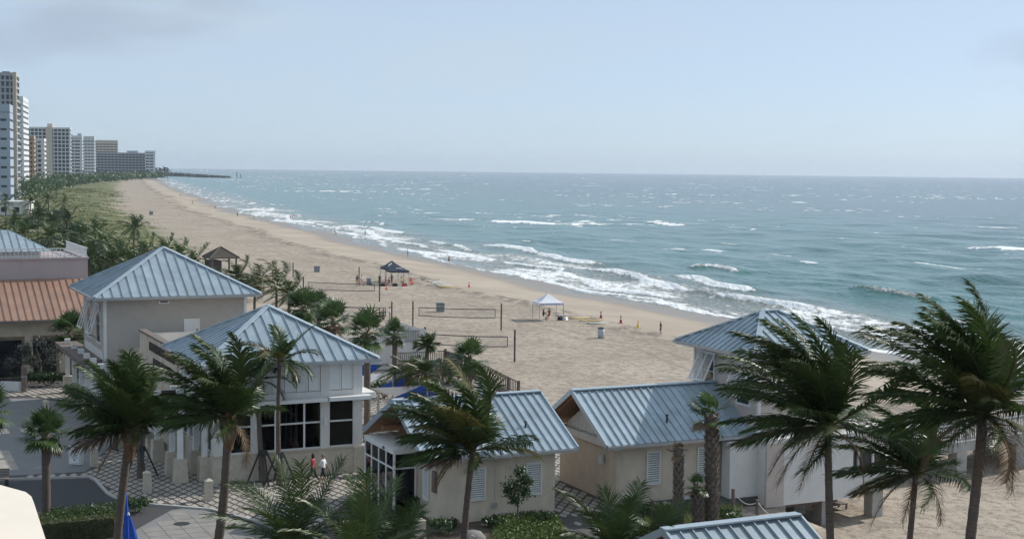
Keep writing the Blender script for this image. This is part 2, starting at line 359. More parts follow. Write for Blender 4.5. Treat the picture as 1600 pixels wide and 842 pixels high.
def build_grid(name, X, Y, Z, attrs, material, smooth=True):
    nr, nc = X.shape; me = bpy.data.meshes.new(name)
    co = np.stack([X, Y, Z], -1).reshape(-1, 3).astype(np.float32)
    i = (np.arange(nr - 1)[:, None] * nc + np.arange(nc - 1)[None, :]).reshape(-1)
    q = np.stack([i, i + 1, i + nc + 1, i + nc], -1).astype(np.int32)
    me.vertices.add(len(co)); me.vertices.foreach_set('co', co.ravel())
    me.loops.add(q.size); me.loops.foreach_set('vertex_index', q.ravel())
    me.polygons.add(len(q)); me.polygons.foreach_set('loop_start', np.arange(0, q.size, 4, dtype=np.int32))
    try: me.polygons.foreach_set('loop_total', np.full(len(q), 4, np.int32))
    except Exception: pass
    me.polygons.foreach_set('use_smooth', np.ones(len(q), bool))
    for k, a in attrs.items():
        at = me.attributes.new(k, 'FLOAT', 'POINT'); at.data.foreach_set('value', a.reshape(-1).astype(np.float32))
    me.update(calc_edges=True); me.validate()
    me.materials.append(material); o = bpy.data.objects.new(name, me); COL.objects.link(o); return o
# --- sand material
sm, t, b = new_mat('sand'); N = t.nodes.new; K = t.links.new
def nnoise(scale, detail=4, vec=None, rough=.6):
    n = N('ShaderNodeTexNoise'); n.inputs['Scale'].default_value = scale; n.inputs['Detail'].default_value = detail; n.inputs['Roughness'].default_value = rough
    if vec is not None: K(vec, n.inputs['Vector'])
    return n.outputs['Fac']
def nmap(x, a, b_, c=0., d=1.):
    n = N('ShaderNodeMapRange'); n.interpolation_type = 'SMOOTHSTEP'
    for k, vv in zip((1, 2, 3, 4), (a, b_, c, d)): n.inputs[k].default_value = vv
    K(x, n.inputs[0]); return n.outputs[0]
def nmath(op, a, c):
    n = N('ShaderNodeMath'); n.operation = op
    for k, x in ((0, a), (1, c)):
        if isinstance(x, (int, float)): n.inputs[k].default_value = x
        else: K(x, n.inputs[k])
    return n.outputs[0]
def nmix(f, a, c, mode='MIX'):
    n = N('ShaderNodeMix'); n.data_type = 'RGBA'; n.blend_type = mode
    for k, x in ((0, f), (6, a), (7, c)):
        if isinstance(x, tuple): n.inputs[k].default_value = (*x, 1)
        elif isinstance(x, (int, float)): n.inputs[k].default_value = x
        else: K(x, n.inputs[k])
    return n.outputs[2]
def nattr(k):
    n = N('ShaderNodeAttribute'); n.attribute_name = k; return n.outputs['Fac']
pos = N('ShaderNodeNewGeometry').outputs['Position']
dd = nattr('d'); vg = nattr('veg')
mp = N('ShaderNodeMapping'); mp.inputs['Rotation'].default_value = (0, 0, -ROTZ); mp.inputs['Scale'].default_value = (1, .35, 1); K(pos, mp.inputs[0])
foot = nnoise(1.5, 5, pos, .65); lumps = nnoise(.09, 3, pos); fine = nnoise(7, 3, pos)
upper = nmap(dd, 19, 25)
c = nmix(nmap(lumps, .3, .7), (.35, .295, .238), (.43, .368, .30))
c = nmix(nmath('MULTIPLY', nmap(foot, .50, .38), nmath('MULTIPLY', upper, .6)), c, (.165, .138, .115))       # trampled hollows are coloured darker
c = nmix(nmath('MULTIPLY', nmap(nnoise(.55, 4, pos, .7), .52, .40), nmath('MULTIPLY', upper, .42)), c, (.21, .178, .148))
c = nmix(nmath('MULTIPLY', nmap(fine, .6, .75), .25), c, (.55, .47, .38))
wr = nmath('MULTIPLY', nmath('MULTIPLY', nmap(dd, 17.5, 20), nmap(dd, 26, 21.5)), nmap(nnoise(.55, 5, mp.outputs[0], .7), .40, .60))
c = nmix(nmath('MULTIPLY', wr, .75), c, (.10, .085, .07))                                                    # weed left by the tide
trk = nmath('MULTIPLY', nmap(nmath('ABSOLUTE', nmath('SUBTRACT', nmath('ABSOLUTE', nmath('SUBTRACT', nmath('ADD', dd, nmath('MULTIPLY', nnoise(.02, 2, pos), 14)), 37), 0), 1.0), 0), .5, .12), .4)
c = nmix(trk, c, (.22, .185, .15))                                                                            # wheel tracks of the beach patrol
wet = nmap(nmath('ADD', dd, nmath('MULTIPLY', nnoise(.12, 3, pos), 5)), 9.5, 3.5)
c = nmix(nmath('MULTIPLY', wet, .75), c, (.19, .155, .12))
vegc = nmix(nmap(nnoise(.5, 5, pos), .35, .65), (.085, .115, .035), (.15, .15, .07))
c = nmix(nmath('MULTIPLY', vg, nmap(nnoise(.22, 5, pos), .30, .5)), c, vegc)
K(c, b.inputs['Base Color'])
K(nmap(wet, 0, 1, .95, .35), b.inputs['Roughness']); b.inputs['Specular IOR Level'].default_value = .25
bp = N('ShaderNodeBump'); bp.inputs['Distance'].default_value = .22; K(nmath('ADD', nmath('MULTIPLY', upper, .85), .05), bp.inputs['Strength'])
K(nmath('ADD', foot, nmath('MULTIPLY', fine, .12)), bp.inputs['Height']); K(bp.outputs[0], b.inputs['Normal'])
gv = np.concatenate([[-2500, -1000, -400, -150, -50], np.arange(0, 40, 8.), np.arange(40, 330, 1.3), 330 * 1.012 ** np.arange(0, 330)]); gv = gv[gv < 15500]
gd = np.concatenate([-70 + np.arange(0, 70, 5.), np.arange(0, 70, 1.1), 70 * 1.05 ** np.arange(0, 90)]); gd = gd[gd < 4000]
VVg, DDg = np.meshgrid(gv, gd, indexing='ij'); UUg = ushore(VVg) - DDg
Zg = ground_z(UUg, VVg)
bdg = np.where(VVg < 300, 56., 46.) + 9 * (fbm(VVg / 30., VVg * 0 + .5, 9) - .5)
veg = sstep(-2, 8, DDg - bdg + 10 * (fbm(UUg / 9., VVg / 16., 44) - .5)) * sstep(170, 215, VVg)
veg = np.maximum(veg, sstep(62, 66, DDg) * sstep(130, 150, VVg)); veg = np.maximum(veg, sstep(58, 60, DDg) * (1 - sstep(40, 60, VVg)) * 0)
XX = UUg * UU[0] + VVg * VV[0]; YY = UUg * UU[1] + VVg * VV[1]
tag(build_grid('beach', XX, YY, Zg, {'d': DDg, 'veg': veg}, sm), kind='structure')
# --- sea
SEA_Z = -2.95
dy = np.concatenate([np.arange(210, 20, -.42), np.arange(20, 1.75, -.2)])
rr = (CAMZ - SEA_Z) * 1422. / dy; rr = rr[rr < 16000]
az = np.radians(np.concatenate([np.linspace(-40, -17, 60)[:-1], np.linspace(-17, 22, 620), np.linspace(22, 60, 110)[1:]]))
RRg, AAg = np.meshgrid(rr, az, indexing='ij'); XX = RRg * np.sin(AAg); YY = RRg * np.cos(AAg)
us = XX * UU[0] + YY * UU[1]; vs = XX * VV[0] + YY * VV[1]; sd = us - ushore(vs)          # metres out from the waterline
dr = np.gradient(rr)[:, None] * np.ones_like(XX)
Z = np.zeros_like(XX); rng = random.Random(4)
off = sstep(2, 60, sd)
for i in range(22):
    lam = 4.5 * 1.22 ** i if i < 12 else 6 + 3.1 * (i - 12); th = rng.gauss(0, .5); k = 2 * math.pi / lam
    ph = k * (us * math.cos(th) + vs * math.sin(th)) + rng.uniform(0, 6.28) + 1.6 * fbm(us / 40., vs / 60., 60 + i, 2) * 2
    amp = .0085 * lam ** .72 * np.clip(1 - dr / (lam * .38), 0, 1)
    Z += amp * (np.sin(ph) + .25 * np.sin(2 * ph + .6))
Z *= (.25 + .75 * off) * 1.25
foam = np.zeros_like(XX)
# breakers rolling in along the shore
for j, (d0, hgt, wd, sl) in enumerate(((7, .25, 2.6, 26.), (15, .5, 2.8, 36.), (24, .8, 3.0, 48.), (34, .75, 3.2, 44.), (52, .7, 4., 38.))):
    wob = d0 + 12 * (fbm(vs / sl, vs * 0 + j * 7.3, 70 + j) - .5) * (1 + d0 / 60.) + 2.2 * (fbm(vs / 9., vs * 0 + j, 80 + j) - .5)
    on = sstep((.30, .30, .36, .44, .58)[j], (.5, .5, .54, .6, .68)[j], fbm(vs / (sl * .8), vs * 0 + 2.7 * j, 90 + j, 3)) if j > 0 else 1.
    x = sd - wob; far = np.clip(1 - dr / 9, .0, 1)
    Z += far * hgt * on * np.where(x > 0, np.exp(-(x / wd) ** 2), np.exp(-(x / 1.3) ** 2))
    tail = np.clip(1 + x / (11 if j < 4 else 3), 0, 1) * (x < 1.2)
    foam = np.maximum(foam, on * ((.7 if j == 0 else 1.0) * np.exp(-((x + .4) / 1.25) ** 2) + (.58 if j < 4 else .45) * tail * (x <= 0)) * (1 if j < 4 else .8))
swash = np.exp(-((sd - 1.2 - 3 * (fbm(vs / 14., vs * 0 + 4., 101) - .5)) / 1.0) ** 2)
foam = np.maximum(foam, .6 * swash)
foam = np.maximum(foam, (.52 + .40 * fbm(us / 5., vs / 16., 140, 3)) * sstep(1, 6, sd) * (1 - sstep(20, 38, sd + 16 * (fbm(vs / 40., vs * 0, 141) - .5))))
foam = foam * np.clip(1.25 - dr / 20., .72, 1)
foam = foam * (.62 + .55 * fbm(us / 3.2, vs / 7., 110, 3)) * sstep(-4, 1, sd)
foam *= np.where(sd > 0, .62 + .38 * sstep(.35, .6, fbm(us / 11., vs / 30., 115, 2)), 1)
# open water whitecaps
cap = fbm(us / 5., vs / 16., 120, 3) * .6 + fbm(us / 60., vs / 80., 130, 2) * .4
thr = .666 - .05 * np.exp(-sd / 160.) + .05 * sstep(700, 2200, sd)
foam = np.maximum(foam, sstep(thr, thr + .05, cap) * sstep(45, 90, sd) * .85)
wm, t, b = new_mat('sea_water'); N = t.nodes.new; K = t.links.new
geo = N('ShaderNodeNewGeometry'); pos = geo.outputs['Position']
sda = nattr('sd'); fo = nattr('foam')
mp = N('ShaderNodeMapping'); mp.inputs['Rotation'].default_value = (0, 0, -ROTZ); mp.inputs['Scale'].default_value = (1, .45, 1); K(pos, mp.inputs[0]); pv = mp.outputs[0]
shal = nmath('MULTIPLY', nmap(sda, 48, 4), .8)
c = nmix(nmap(sda, 60, 420), (.040, .150, .140), (.024, .092, .105))
c = nmix(nmap(sda, 400, 2500), c, (.022, .056, .088))
c = nmix(nmath('MULTIPLY', nmap(nnoise(.012, 3, pos), .4, .65), .35), c, (.035, .085, .10))
c = nmix(shal, c, (.22, .225, .20))
fm = nmap(nmath('ADD', fo, nmath('MULTIPLY', nmath('SUBTRACT', nnoise(.9, 6, pv, .75), .5), 1.5)), .34, .72)
c = nmix(fm, c, (.80, .83, .84))
K(c, b.inputs['Base Color']); K(nmap(fm, 0, 1, .16, .85), b.inputs['Roughness']); b.inputs['IOR'].default_value = 1.33
b.inputs['Specular IOR Level'].default_value = .24
bp = N('ShaderNodeBump'); bp.inputs['Strength'].default_value = 1; bp.inputs['Distance'].default_value = 1.7
rip = nmath('ADD', nmath('ADD', nmath('MULTIPLY', nnoise(.22, 5, pv, .62), .8), nmath('MULTIPLY', nnoise(.9, 3, pv, .6), .22)), nmath('MULTIPLY', fm, .25))
K(rip, bp.inputs['Height']); K(bp.outputs[0], b.inputs['Normal'])
tag(build_grid('sea', XX, YY, Z + SEA_Z, {'sd': sd, 'foam': foam}, wm), kind='structure')
# ================================================================ PLAZA, ROAD
def uvp(pts): return [tuple(B(u, v)[:2]) for u, v in pts]
plaza = MB().prism(uvp([(-70, 20), (39.5, 20), (41, 60.6), (43.3, 60.6), (43.3, 69), (45.2, 70), (45.2, 125), (-70, 125)]), -3, -.03).build('plaza', 'paver_dark'); tag(plaza, kind='structure')
def gpoly(pts, z=0): return [tuple(G(x, y, z)[:2]) for x, y in pts]
def sheet(name, poly, z, m, th=.02): return tag(MB().prism(poly, z - th, z).build(name, m), kind='structure')
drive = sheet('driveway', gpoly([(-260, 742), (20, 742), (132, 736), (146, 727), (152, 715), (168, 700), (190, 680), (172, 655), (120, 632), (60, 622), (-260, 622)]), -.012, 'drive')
road = sheet('road', gpoly([(-300, 760), (20, 752), (140, 747), (158, 760), (176, 778), (230, 790), (330, 797), (420, 822), (480, 880), (300, 1000), (-300, 1000)]), -.010, 'asphalt')
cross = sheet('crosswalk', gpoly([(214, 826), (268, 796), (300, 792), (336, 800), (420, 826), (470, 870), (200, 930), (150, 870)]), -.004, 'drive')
kb = MB()
def kerb(pts, w=.16, h=.11):
    q = [G(x, y) for x, y in pts]
    for a, c_ in zip(q[:-1], q[1:]): kb.bar((a[0], a[1], h / 2 - .03), (c_[0], c_[1], h / 2 - .03), w, h)
kerb([(-200, 756), (20, 749), (140, 745), (148, 749), (158, 760), (168, 771), (180, 778), (230, 788), (330, 796), (420, 820), (470, 870)])
tag(kb.build('kerb', 'kerb'), kind='structure')
# light diamonds, a trellis shadow pattern put into colour and raised pieces; the drive, road and building footprints stay clear
def inpoly(p, poly):
    r = False; j = len(poly) - 1
    for i in range(len(poly)):
        (xi, yi), (xj, yj) = poly[i], poly[j]
        if (yi > p[1]) != (yj > p[1]) and p[0] < (xj - xi) * (p[1] - yi) / (yj - yi) + xi: r = not r
        j = i
    return r
keep_out = [gpoly([(-300, 748), (140, 744), (160, 758), (182, 778), (330, 795), (425, 820), (500, 900), (-300, 1000)]),
            gpoly([(-260, 745), (20, 745), (134, 738), (150, 727), (156, 715), (172, 702), (194, 680), (174, 652), (120, 630), (60, 619), (-260, 619)])]
foot = [(17.8, 26.6, 73.9, 83), (16, 26.5, 83, 107), (25, 32, 61, 69), (35.2, 44, 61.4, 69), (-70, 22, 112, 126), (31.9, 40, 20, 60.2), (20, 31.8, 20, 63)]
pm = MB(); hw, hl = .205, .43
pm.prism([(0, -hl), (hw, 0), (0, hl), (-hw, 0)], 0, .03)
diamond_src = pm.build('paver', 'pale_paving', plaza); diamond_src.location = (0, 0, -50)
cells = []; ra = R(12.5); ca, sa = math.cos(ra), math.sin(ra)
for i in range(-110, 60):
    for j in range(0, 110):
        x = (i + .5 * (j % 2)) * .56; y = j * .56; x, y = x * ca - y * sa, x * sa + y * ca; y += 56
        u, v = uv((x, y, 0))
        if not (-8 < u < 44.6 and 58 < v < 118) or (u > 38.5 and v < 70): continue
        if any(a < u < b_ and c_ < v < d_ for a, b_, c_, d_ in foot) or any(inpoly((x, y), k) for k in keep_out): continue
        q = np.array([x, y, 0]) - CAM; dpt = q @ _fw; px = 800 + F_PX * (q @ _rt) / dpt; py = 421 - F_PX * (q @ _up) / dpt
        cells.append((0 if (-20 < px < 1620 and py < 850) else 1, y, x))
cells.sort(); rest = MB(); bpy.data.objects.remove(diamond_src); 
pvm = bpy.data.meshes.new('paver'); pvm.from_pydata([tuple(p) for p in pm.v], [], pm.f); pvm.materials.append(M['pale_paving'])
for n, (k, y, x) in enumerate(cells):
    if n < 300: o = share(pvm, 'paver', plaza, (x, y, -.022), ra)
    else:
        c1, s1 = math.cos(ra), math.sin(ra); rest.add([(x + p[0] * c1 - p[1] * s1, y + p[0] * s1 + p[1] * c1, p[2] - .022) for p in pm.v], pm.f)
tag(rest.build('lit_diamonds', 'pale_paving', plaza), kind='stuff')
# crosswalk slabs, cut stone
cwp = gpoly([(214, 826), (268, 796), (300, 792), (336, 800), (420, 826), (470, 870), (200, 930), (150, 870)])
cm = MB(); cm.box(-.42, .42, -.42, .42, 0, .012); cwm = bpy.data.meshes.new('slab'); cwm.from_pydata(cm.v, [], cm.f); cwm.materials.append(M['slab_stone'])
for i in range(-40, 60):
    for j in range(0, 60):
        u = 6 + i * .88; v = 50 + j * .88; p = B(u, v)
        if all(inpoly((p + UU * a + VV * c_)[:2], cwp) for a, c_ in ((-.4, -.4), (.4, .4), (-.4, .4), (.4, -.4))):
            share(cwm, 'slab', cross, (p[0], p[1], -.004), ROTZ)
tag(MB().tube([(*G(284, 818)[:2], -.006), (*G(284, 818)[:2], .016)], .38, 20).build('manhole_cover', 'dark_metal'), 'round dark manhole cover set in the pale stone crosswalk', 'manhole')
# ================================================================ BUILDINGS
class Bld:
    """a building in the plaza's own axes: local x = u (towards the sea), y = v (up the coast)"""
    def __init__(s, name, label, u, v, cat='building', z=0.0):
        s.o = (u, v, z); s.root = empty(name, B(u, v, z), ROTZ, label, cat)
    def part(s, name, mb, m, parent=None, smooth=False, label=None):
        o = mb.build(name, m, parent or s.root, smooth, s.o)
        if label: o['label'] = label
        return o
def clip_poly(poly, x0, x1):
    def cut(p, f):
        out = []
        for i in range(len(p)):
            a, c = p[i], p[(i + 1) % len(p)]; fa, fc = f(a), f(c)
            if fa >= 0: out.append(a)
            if fa * fc < 0:
                k = fa / (fa - fc); out.append((a[0] + (c[0] - a[0]) * k, a[1] + (c[1] - a[1]) * k))
        return out
    p = cut(poly, lambda q: q[0] - x0)
    return cut(p, lambda q: x1 - q[0]) if p else p
def seam_slope(bld, roof, pts, eave_a, eave_b, w=.62, m='roof_metal', name='roof_panel', lift=.02, rib=.07):
    """cover one roof slope with standing-seam panels, each a piece of its own with its upstand"""
    P0 = Vector(eave_a); e1 = (Vector(eave_b) - P0).normalized(); pv = [Vector(p) for p in pts]
    n = None
    for i in range(len(pv)):
        c = (pv[(i + 1) % len(pv)] - pv[i]).cross(pv[(i + 2) % len(pv)] - pv[i])
        if c.length > 1e-4: n = c.normalized(); break
    if n.z < 0: n = -n
    e2 = n.cross(e1).normalized()
    poly = [((p - P0).dot(e1), (p - P0).dot(e2)) for p in pv]
    lo = min(p[0] for p in poly); hi = max(p[0] for p in poly); k = max(1, round((hi - lo) / w)); w = (hi - lo) / k
    for i in range(k):
        x0 = lo + i * w; x1 = x0 + w; q = clip_poly(poly, x0 + .004, x1 - .004)
        if len(q) < 3: continue
        mb = MB(); top = [P0 + e1 * a + e2 * c + n * lift for a, c in q]; bot = [P0 + e1 * a + e2 * c + n * .002 for a, c in q]; nq = len(q)
        ar = sum(q[j][0] * q[(j + 1) % nq][1] - q[(j + 1) % nq][0] * q[j][1] for j in range(nq))
        f = tuple(range(nq)) if ar > 0 else tuple(reversed(range(nq)))
        mb.add(top + bot, [f] + [(j, (j + 1) % nq, nq + (j + 1) % nq, nq + j) for j in range(nq)])
        s = clip_poly(poly, x0 - .001 if i else x0 + .03, x0 + .05)
        if s:
            ys = [p[1] for p in s if p[0] < x0 + .06]; a0, a1 = min(ys), max(ys)
            if a1 - a0 > .1:
                xa = max(x0, lo + .03); mb.bar(P0 + e1 * xa + e2 * a0 + n * (lift + rib / 2), P0 + e1 * xa + e2 * a1 + n * (lift + rib / 2), .045, rib, n)
        bld.part(name, mb, m, roof)
def hip_roof(bld, u0, u1, v0, v1, ze, za, ridge=0.0, w=.62, faces='fblr', m='roof_metal', th=.2):
    """ridge: half length of a ridge along u"""
    uc, vc = (u0 + u1) / 2, (v0 + v1) / 2
    a, b_ = (uc - ridge, vc, za), (uc + ridge, vc, za); c = [(u0, v0, ze), (u1, v0, ze), (u1, v1, ze), (u0, v1, ze)]
    mb = MB(); vs = c + [(x, y, z - th) for x, y, z in c] + [a, b_]
    mb.add(vs, [(0, 1, 9, 8), (1, 2, 9), (2, 3, 8, 9), (3, 0, 8), (1, 0, 4, 5), (2, 1, 5, 6), (3, 2, 6, 7), (0, 3, 7, 4), (4, 7, 6, 5)])
    roof = bld.part('roof', mb, 'roof_trim')
    if 'f' in faces: seam_slope(bld, roof, [c[0], c[1], b_, a], c[0], c[1], w, m)
    if 'r' in faces: seam_slope(bld, roof, [c[1], c[2], b_], c[1], c[2], w, m)
    if 'b' in faces: seam_slope(bld, roof, [c[2], c[3], a, b_], c[2], c[3], w, m)
    if 'l' in faces: seam_slope(bld, roof, [c[3], c[0], a], c[3], c[0], w, m)
    cap = MB()
    for p, q in ((c[0], a), (c[1], b_), (c[2], b_), (c[3], a)) + (((a, b_),) if ridge else ()):
        cap.bar(Vector(p) + Vector((0, 0, .07)), Vector(q) + Vector((0, 0, .08)), .30, .07)
    bld.part('hip_cap', cap, 'roof_trim', roof)
    g = MB()
    for p, q in zip(c, c[1:] + c[:1]):
        d = (Vector(q) - Vector(p)).normalized(); o = d.cross(Vector((0, 0, 1))) * .06
        g.bar(Vector(p) + o - d * .06 + Vector((0, 0, -.07)), Vector(q) + o + d * .06 + Vector((0, 0, -.07)), .12, .14)
    bld.part('gutter', g, 'galv', roof)
    return roof
def gable_roof(bld, u0, u1, v0, v1, ze, zr, w=.45, th=.16, back=True, end_l=True, end_r=True):
    vc = (v0 + v1) / 2; mb = MB()
    prof = [(v0, ze), (vc, zr), (v1, ze), (v1, ze - th), (vc, zr - th * 1.1), (v0, ze - th)]
    vs = [(u0, y, z) for y, z in prof] + [(u1, y, z) for y, z in prof]
    mb.add(vs, [(0, 6, 7, 1), (1, 7, 8, 2), (2, 8, 9, 3), (3, 9, 10, 4), (4, 10, 11, 5), (5, 11, 6, 0), (0, 1, 4, 5), (1, 2, 3, 4), (7, 6, 11, 10), (8, 7, 10, 9)])
    roof = bld.part('roof', mb, 'wood')
    seam_slope(bld, roof, [(u0, v0, ze), (u1, v0, ze), (u1, vc, zr), (u0, vc, zr)], (u0, v0, ze), (u1, v0, ze), w)
    if back: seam_slope(bld, roof, [(u1, v1, ze), (u0, v1, ze), (u0, vc, zr), (u1, vc, zr)], (u1, v1, ze), (u0, v1, ze), w * 2)
    t = MB(); up = Vector((0, 0, .06)); t.bar(Vector((u0 - .04, vc, zr)) + up, Vector((u1 + .04, vc, zr)) + up, .42, .06)
    bld.part('ridge_cap', t, 'roof_trim', roof)
    for e, on in ((u0 - .035, end_l), (u1 + .035, end_r)):
        if on:
            for y in (v0, v1): bld.part('verge', MB().bar((e, y, ze - .02), (e, vc, zr - .02), .07, .26), 'roof_trim', roof)
    t = MB(); t.bar((u0, v0 - .06, ze - .08), (u1, v0 - .06, ze - .08), .12, .14); bld.part('gutter', t, 'galv', roof)
    return roof
def box(*a, **k): return MB().box(*a, **k)
def louvre(bld, parent, face, a0, a1, z0, z1, at, m='white_paint', n=14):
    """louvred shutter on a front (v = at) or side (u = at) wall: frame and slats"""
    f = MB(); s = MB()
    def bx(mb, p0, p1, q0, q1, d0, d1):
        if face == 'f': mb.box(p0, p1, at - d1, at - d0, q0, q1)
        else: mb.box(at - d1, at - d0, p0, p1, q0, q1)
    bx(f, a0, a1, z0, z0 + .06, .0, .09); bx(f, a0, a1, z1 - .06, z1, .0, .09); bx(f, a0, a0 + .06, z0 + .06, z1 - .06, 0, .09); bx(f, a1 - .06, a1, z0 + .06, z1 - .06, 0, .09)
    h = (z1 - z0 - .12) / n
    for i in range(n):
        z = z0 + .06 + h * i
        if face == 'f': s.bar((a0 + .06, at - .03, z + h * .5), (a1 - .06, at - .03, z + h * .5), .05, h * .62, (0, -.55, .83))
        else: s.bar((at - .03, a0 + .06, z + h * .5), (at - .03, a1 - .06, z + h * .5), .05, h * .62, (-.55, 0, .83))
    w = bld.part('louvre_window', f, m, parent); tag(bld.part('louvre_slats', s, m, w), kind='stuff')
    k = MB(); bx(k, a0 + .05, a1 - .05, z0 + .05, z1 - .05, .002, .012); bld.part('backing', k, 'dark_metal', w)
    return w
def bahama(bld, face, a0, a1, z0, z1, at, out=.75):
    """window under a top-hung bahama shutter"""
    f = MB()
    def bx(mb, p0, p1, q0, q1, d0, d1):
        if face == 'f': mb.box(p0, p1, at - d1, at - d0, q0, q1)
        else: mb.box(at - d1, at - d0, p0, p1, q0, q1)
    bx(f, a0, a0 + .1, z0, z1, .0, .06); bx(f, a1 - .1, a1, z0, z1, .0, .06); bx(f, a0 + .1, a1 - .1, z0, z0 + .12, .0, .06); bx(f, a0 + .1, a1 - .1, z1 - .1, z1, .0, .06)
    bx(f, a0 + .1, a1 - .1, (z0 + z1) / 2 - .03, (z0 + z1) / 2 + .03, .0, .05)
    w = bld.part('window', f, 'white_paint'); g = MB(); bx(g, a0 + .1, a1 - .1, z0 + .12, z1 - .1, .005, .02); bld.part('pane', g, 'window_dark', w)
    s = MB(); zt = z1 - .02; zb = z0 + (z1 - z0) * .28; ex = .12
    def pt(a, d, z): return (a, at - d, z) if face == 'f' else (at - d, a, z)
    up = (0, -1, .6) if face == 'f' else (-1, 0, .6)
    mid = (a0 + a1) / 2
    for x in (a0 - ex + .04, mid, a1 + ex - .04): s.bar(pt(x, .1, zt), pt(x, out, zb), .08, .06, up)
    for k in (0, 1): s.bar(pt(a0 - ex, .1 + (out - .1) * k, zt + (zb - zt) * k), pt(a1 + ex, .1 + (out - .1) * k, zt + (zb - zt) * k), .08, .07, up)
    n = 18
    for i in range(1, n):
        k = i / n; s.bar(pt(a0 - ex + .06, .1 + (out - .1) * k, zt + (zb - zt) * k), pt(a1 + ex - .06, .1 + (out - .1) * k, zt + (zb - zt) * k), .02, .085, up)
    sh = bld.part('bahama_shutter', s, 'white_paint', None)
    r = MB()
    for x in (a0, a1): r.bar(pt(x, .04, z0 + .25), pt(x, out - .02, zb + .03), .025)
    bld.part('stay', r, 'dark_metal', sh)
defm('window_dark', (.02, .026, .032), .08, .1, 1, spec=.6)
# ---------------------------------------------------------------- restaurant pavilion
rp = Bld('restaurant_pavilion', 'single-storey pavilion with blue metal pyramid roof, large dark windows and stone base', 18, 74.3)
hip_roof(rp, 17.2, 27.05, 73.65, 83.3, 6.35, 8.95)
U0, U1, V0, V1 = 18.0, 26.3, 74.3, 82.7
stone = MB().box(U0 - .1, U1 + .1, V0 - .1, V1 + .1, -.02, 1.38, taper=.08); rp.part('stone_base', stone, 'stone')
rp.part('sill', MB().box(U0 - .08, U1 + .08, V0 - .08, V1 + .08, 1.381, 1.46), 'stone')
rp.part('corner_buttress', MB().box(U1 - .55, U1 + .16, V0 - .18, V0 + .5, -.01, 1.40, taper=.06), 'stone')
rp.part('floor', MB().box(U0 + .2, U1 - .2, V0 + .2, V1 - .2, 1.47, 1.5), 'dark_wood')
rp.part('inner_wall', MB().box(U0 + 3.2, U1 - .5, V0 + 3.4, V0 + 3.6, 1.5, 4.4), 'dark_wood')
wins_f = [(18.75, 20.0, ()), (20.5, 23.9, (21.38, 23.0)), (24.42, 25.78, ())]
wins_l = [(75.0, 77.4, (76.2,)), (78.0, 80.2, (79.1,)), (80.8, 82.1, ())]
edges = [U0] + [x for a, b_, _ in wins_f for x in (a, b_)] + [U1]
for a, b_ in zip(edges[::2], edges[1::2]): rp.part('pier', MB().box(a, b_, V0, V0 + .35, 1.46, 6.2), 'white_wall')
edges = [V0 + .35] + [x for a, b_, _ in wins_l for x in (a, b_)] + [V1]
for a, b_ in zip(edges[::2], edges[1::2]): rp.part('pier', MB().box(U0, U0 + .35, a, b_, 1.46, 6.2), 'white_wall')
rp.part('wall', MB().box(U1 - .3, U1, V0 + .36, V1, 1.46, 6.2).box(U0 + .36, U1 - .31, V1 - .3, V1, 1.46, 6.2), 'white_wall')
rp.part('ceiling', MB().box(U0 + .36, U1 - .31, V0 + .36, V1 - .31, 4.6, 4.7), 'dark_wood')
for a, b_, ms in wins_f:
    w = rp.part('window', MB().box(a, b_, V0 + .08, V0 + .22, 1.461, 1.54), 'white_paint'); rp.part('head_rail', MB().box(a, b_, V0 + .08, V0 + .22, 4.0, 4.1), 'white_paint', w)
    for x in ms: rp.part('mullion', MB().box(x - .05, x + .05, V0 + .10, V0 + .20, 1.541, 3.999), 'white_paint', w)
    xs = [a] + list(ms) + [b_]
    for p, q in zip(xs[:-1], xs[1:]): rp.part('transom', MB().box(p + .05 * (p != a), q - .05 * (q != b_), V0 + .11, V0 + .19, 2.86, 2.95), 'white_paint', w)
    for p, q in zip(xs[:-1], xs[1:]):
        for z0, z1 in ((1.54, 2.86), (2.95, 4.0)): rp.part('pane', MB().box(p + .05 * (p != a), q - .05 * (q != b_), V0 + .14, V0 + .155, z0, z1), 'glass', w)
    rp.part('lintel', MB().box(a, b_, V0 + .02, V0 + .3, 4.1, 4.62), 'white_wall')
    n = max(2, round((b_ - a) / .72)); h = (b_ - a) / n
    for i in range(n):
        s = MB(); x0 = a + i * h + .02; x1 = x0 + h - .04
        s.box(x0, x1, V0 + .10, V0 + .16, 4.64, 6.12); s.box(x0, x0 + .06, V0 + .05, V0 + .10, 4.64, 6.12); s.box(x1 - .06, x1, V0 + .05, V0 + .10, 4.64, 6.12)
        for z in np.arange(4.7, 6.05, .1): s.box(x0 + .06, x1 - .06, V0 + .075, V0 + .10, z, z + .055)
        rp.part('shutter_panel', s, 'white_paint')
for a, b_, ms in wins_l:
    w = rp.part('window', MB().box(U0 + .08, U0 + .22, a, b_, 1.461, 1.54), 'white_paint'); rp.part('head_rail', MB().box(U0 + .08, U0 + .22, a, b_, 4.0, 4.1), 'white_paint', w)
    for x in ms: rp.part('mullion', MB().box(U0 + .10, U0 + .20, x - .05, x + .05, 1.541, 3.999), 'white_paint', w)
    xs = [a] + list(ms) + [b_]
    for p, q in zip(xs[:-1], xs[1:]): rp.part('pane', MB().box(U0 + .14, U0 + .155, p + .05 * (p != a), q - .05 * (q != b_), 1.54, 4.0), 'glass', w)
    rp.part('lintel', MB().box(U0 + .02, U0 + .3, a, b_, 4.1, 4.62), 'white_wall')
    n = max(2, round((b_ - a) / .6)); h = (b_ - a) / n
    for i in range(n): rp.part('shutter_panel', MB().box(U0 + .06, U0 + .16, a + i * h + .03, a + (i + 1) * h - .03, 4.64, 6.12), 'white_paint')
rp.part('canopy', MB().box(20.2, 24.1, V0 - .62, V0 - .005, 4.12, 4.32), 'white_paint')
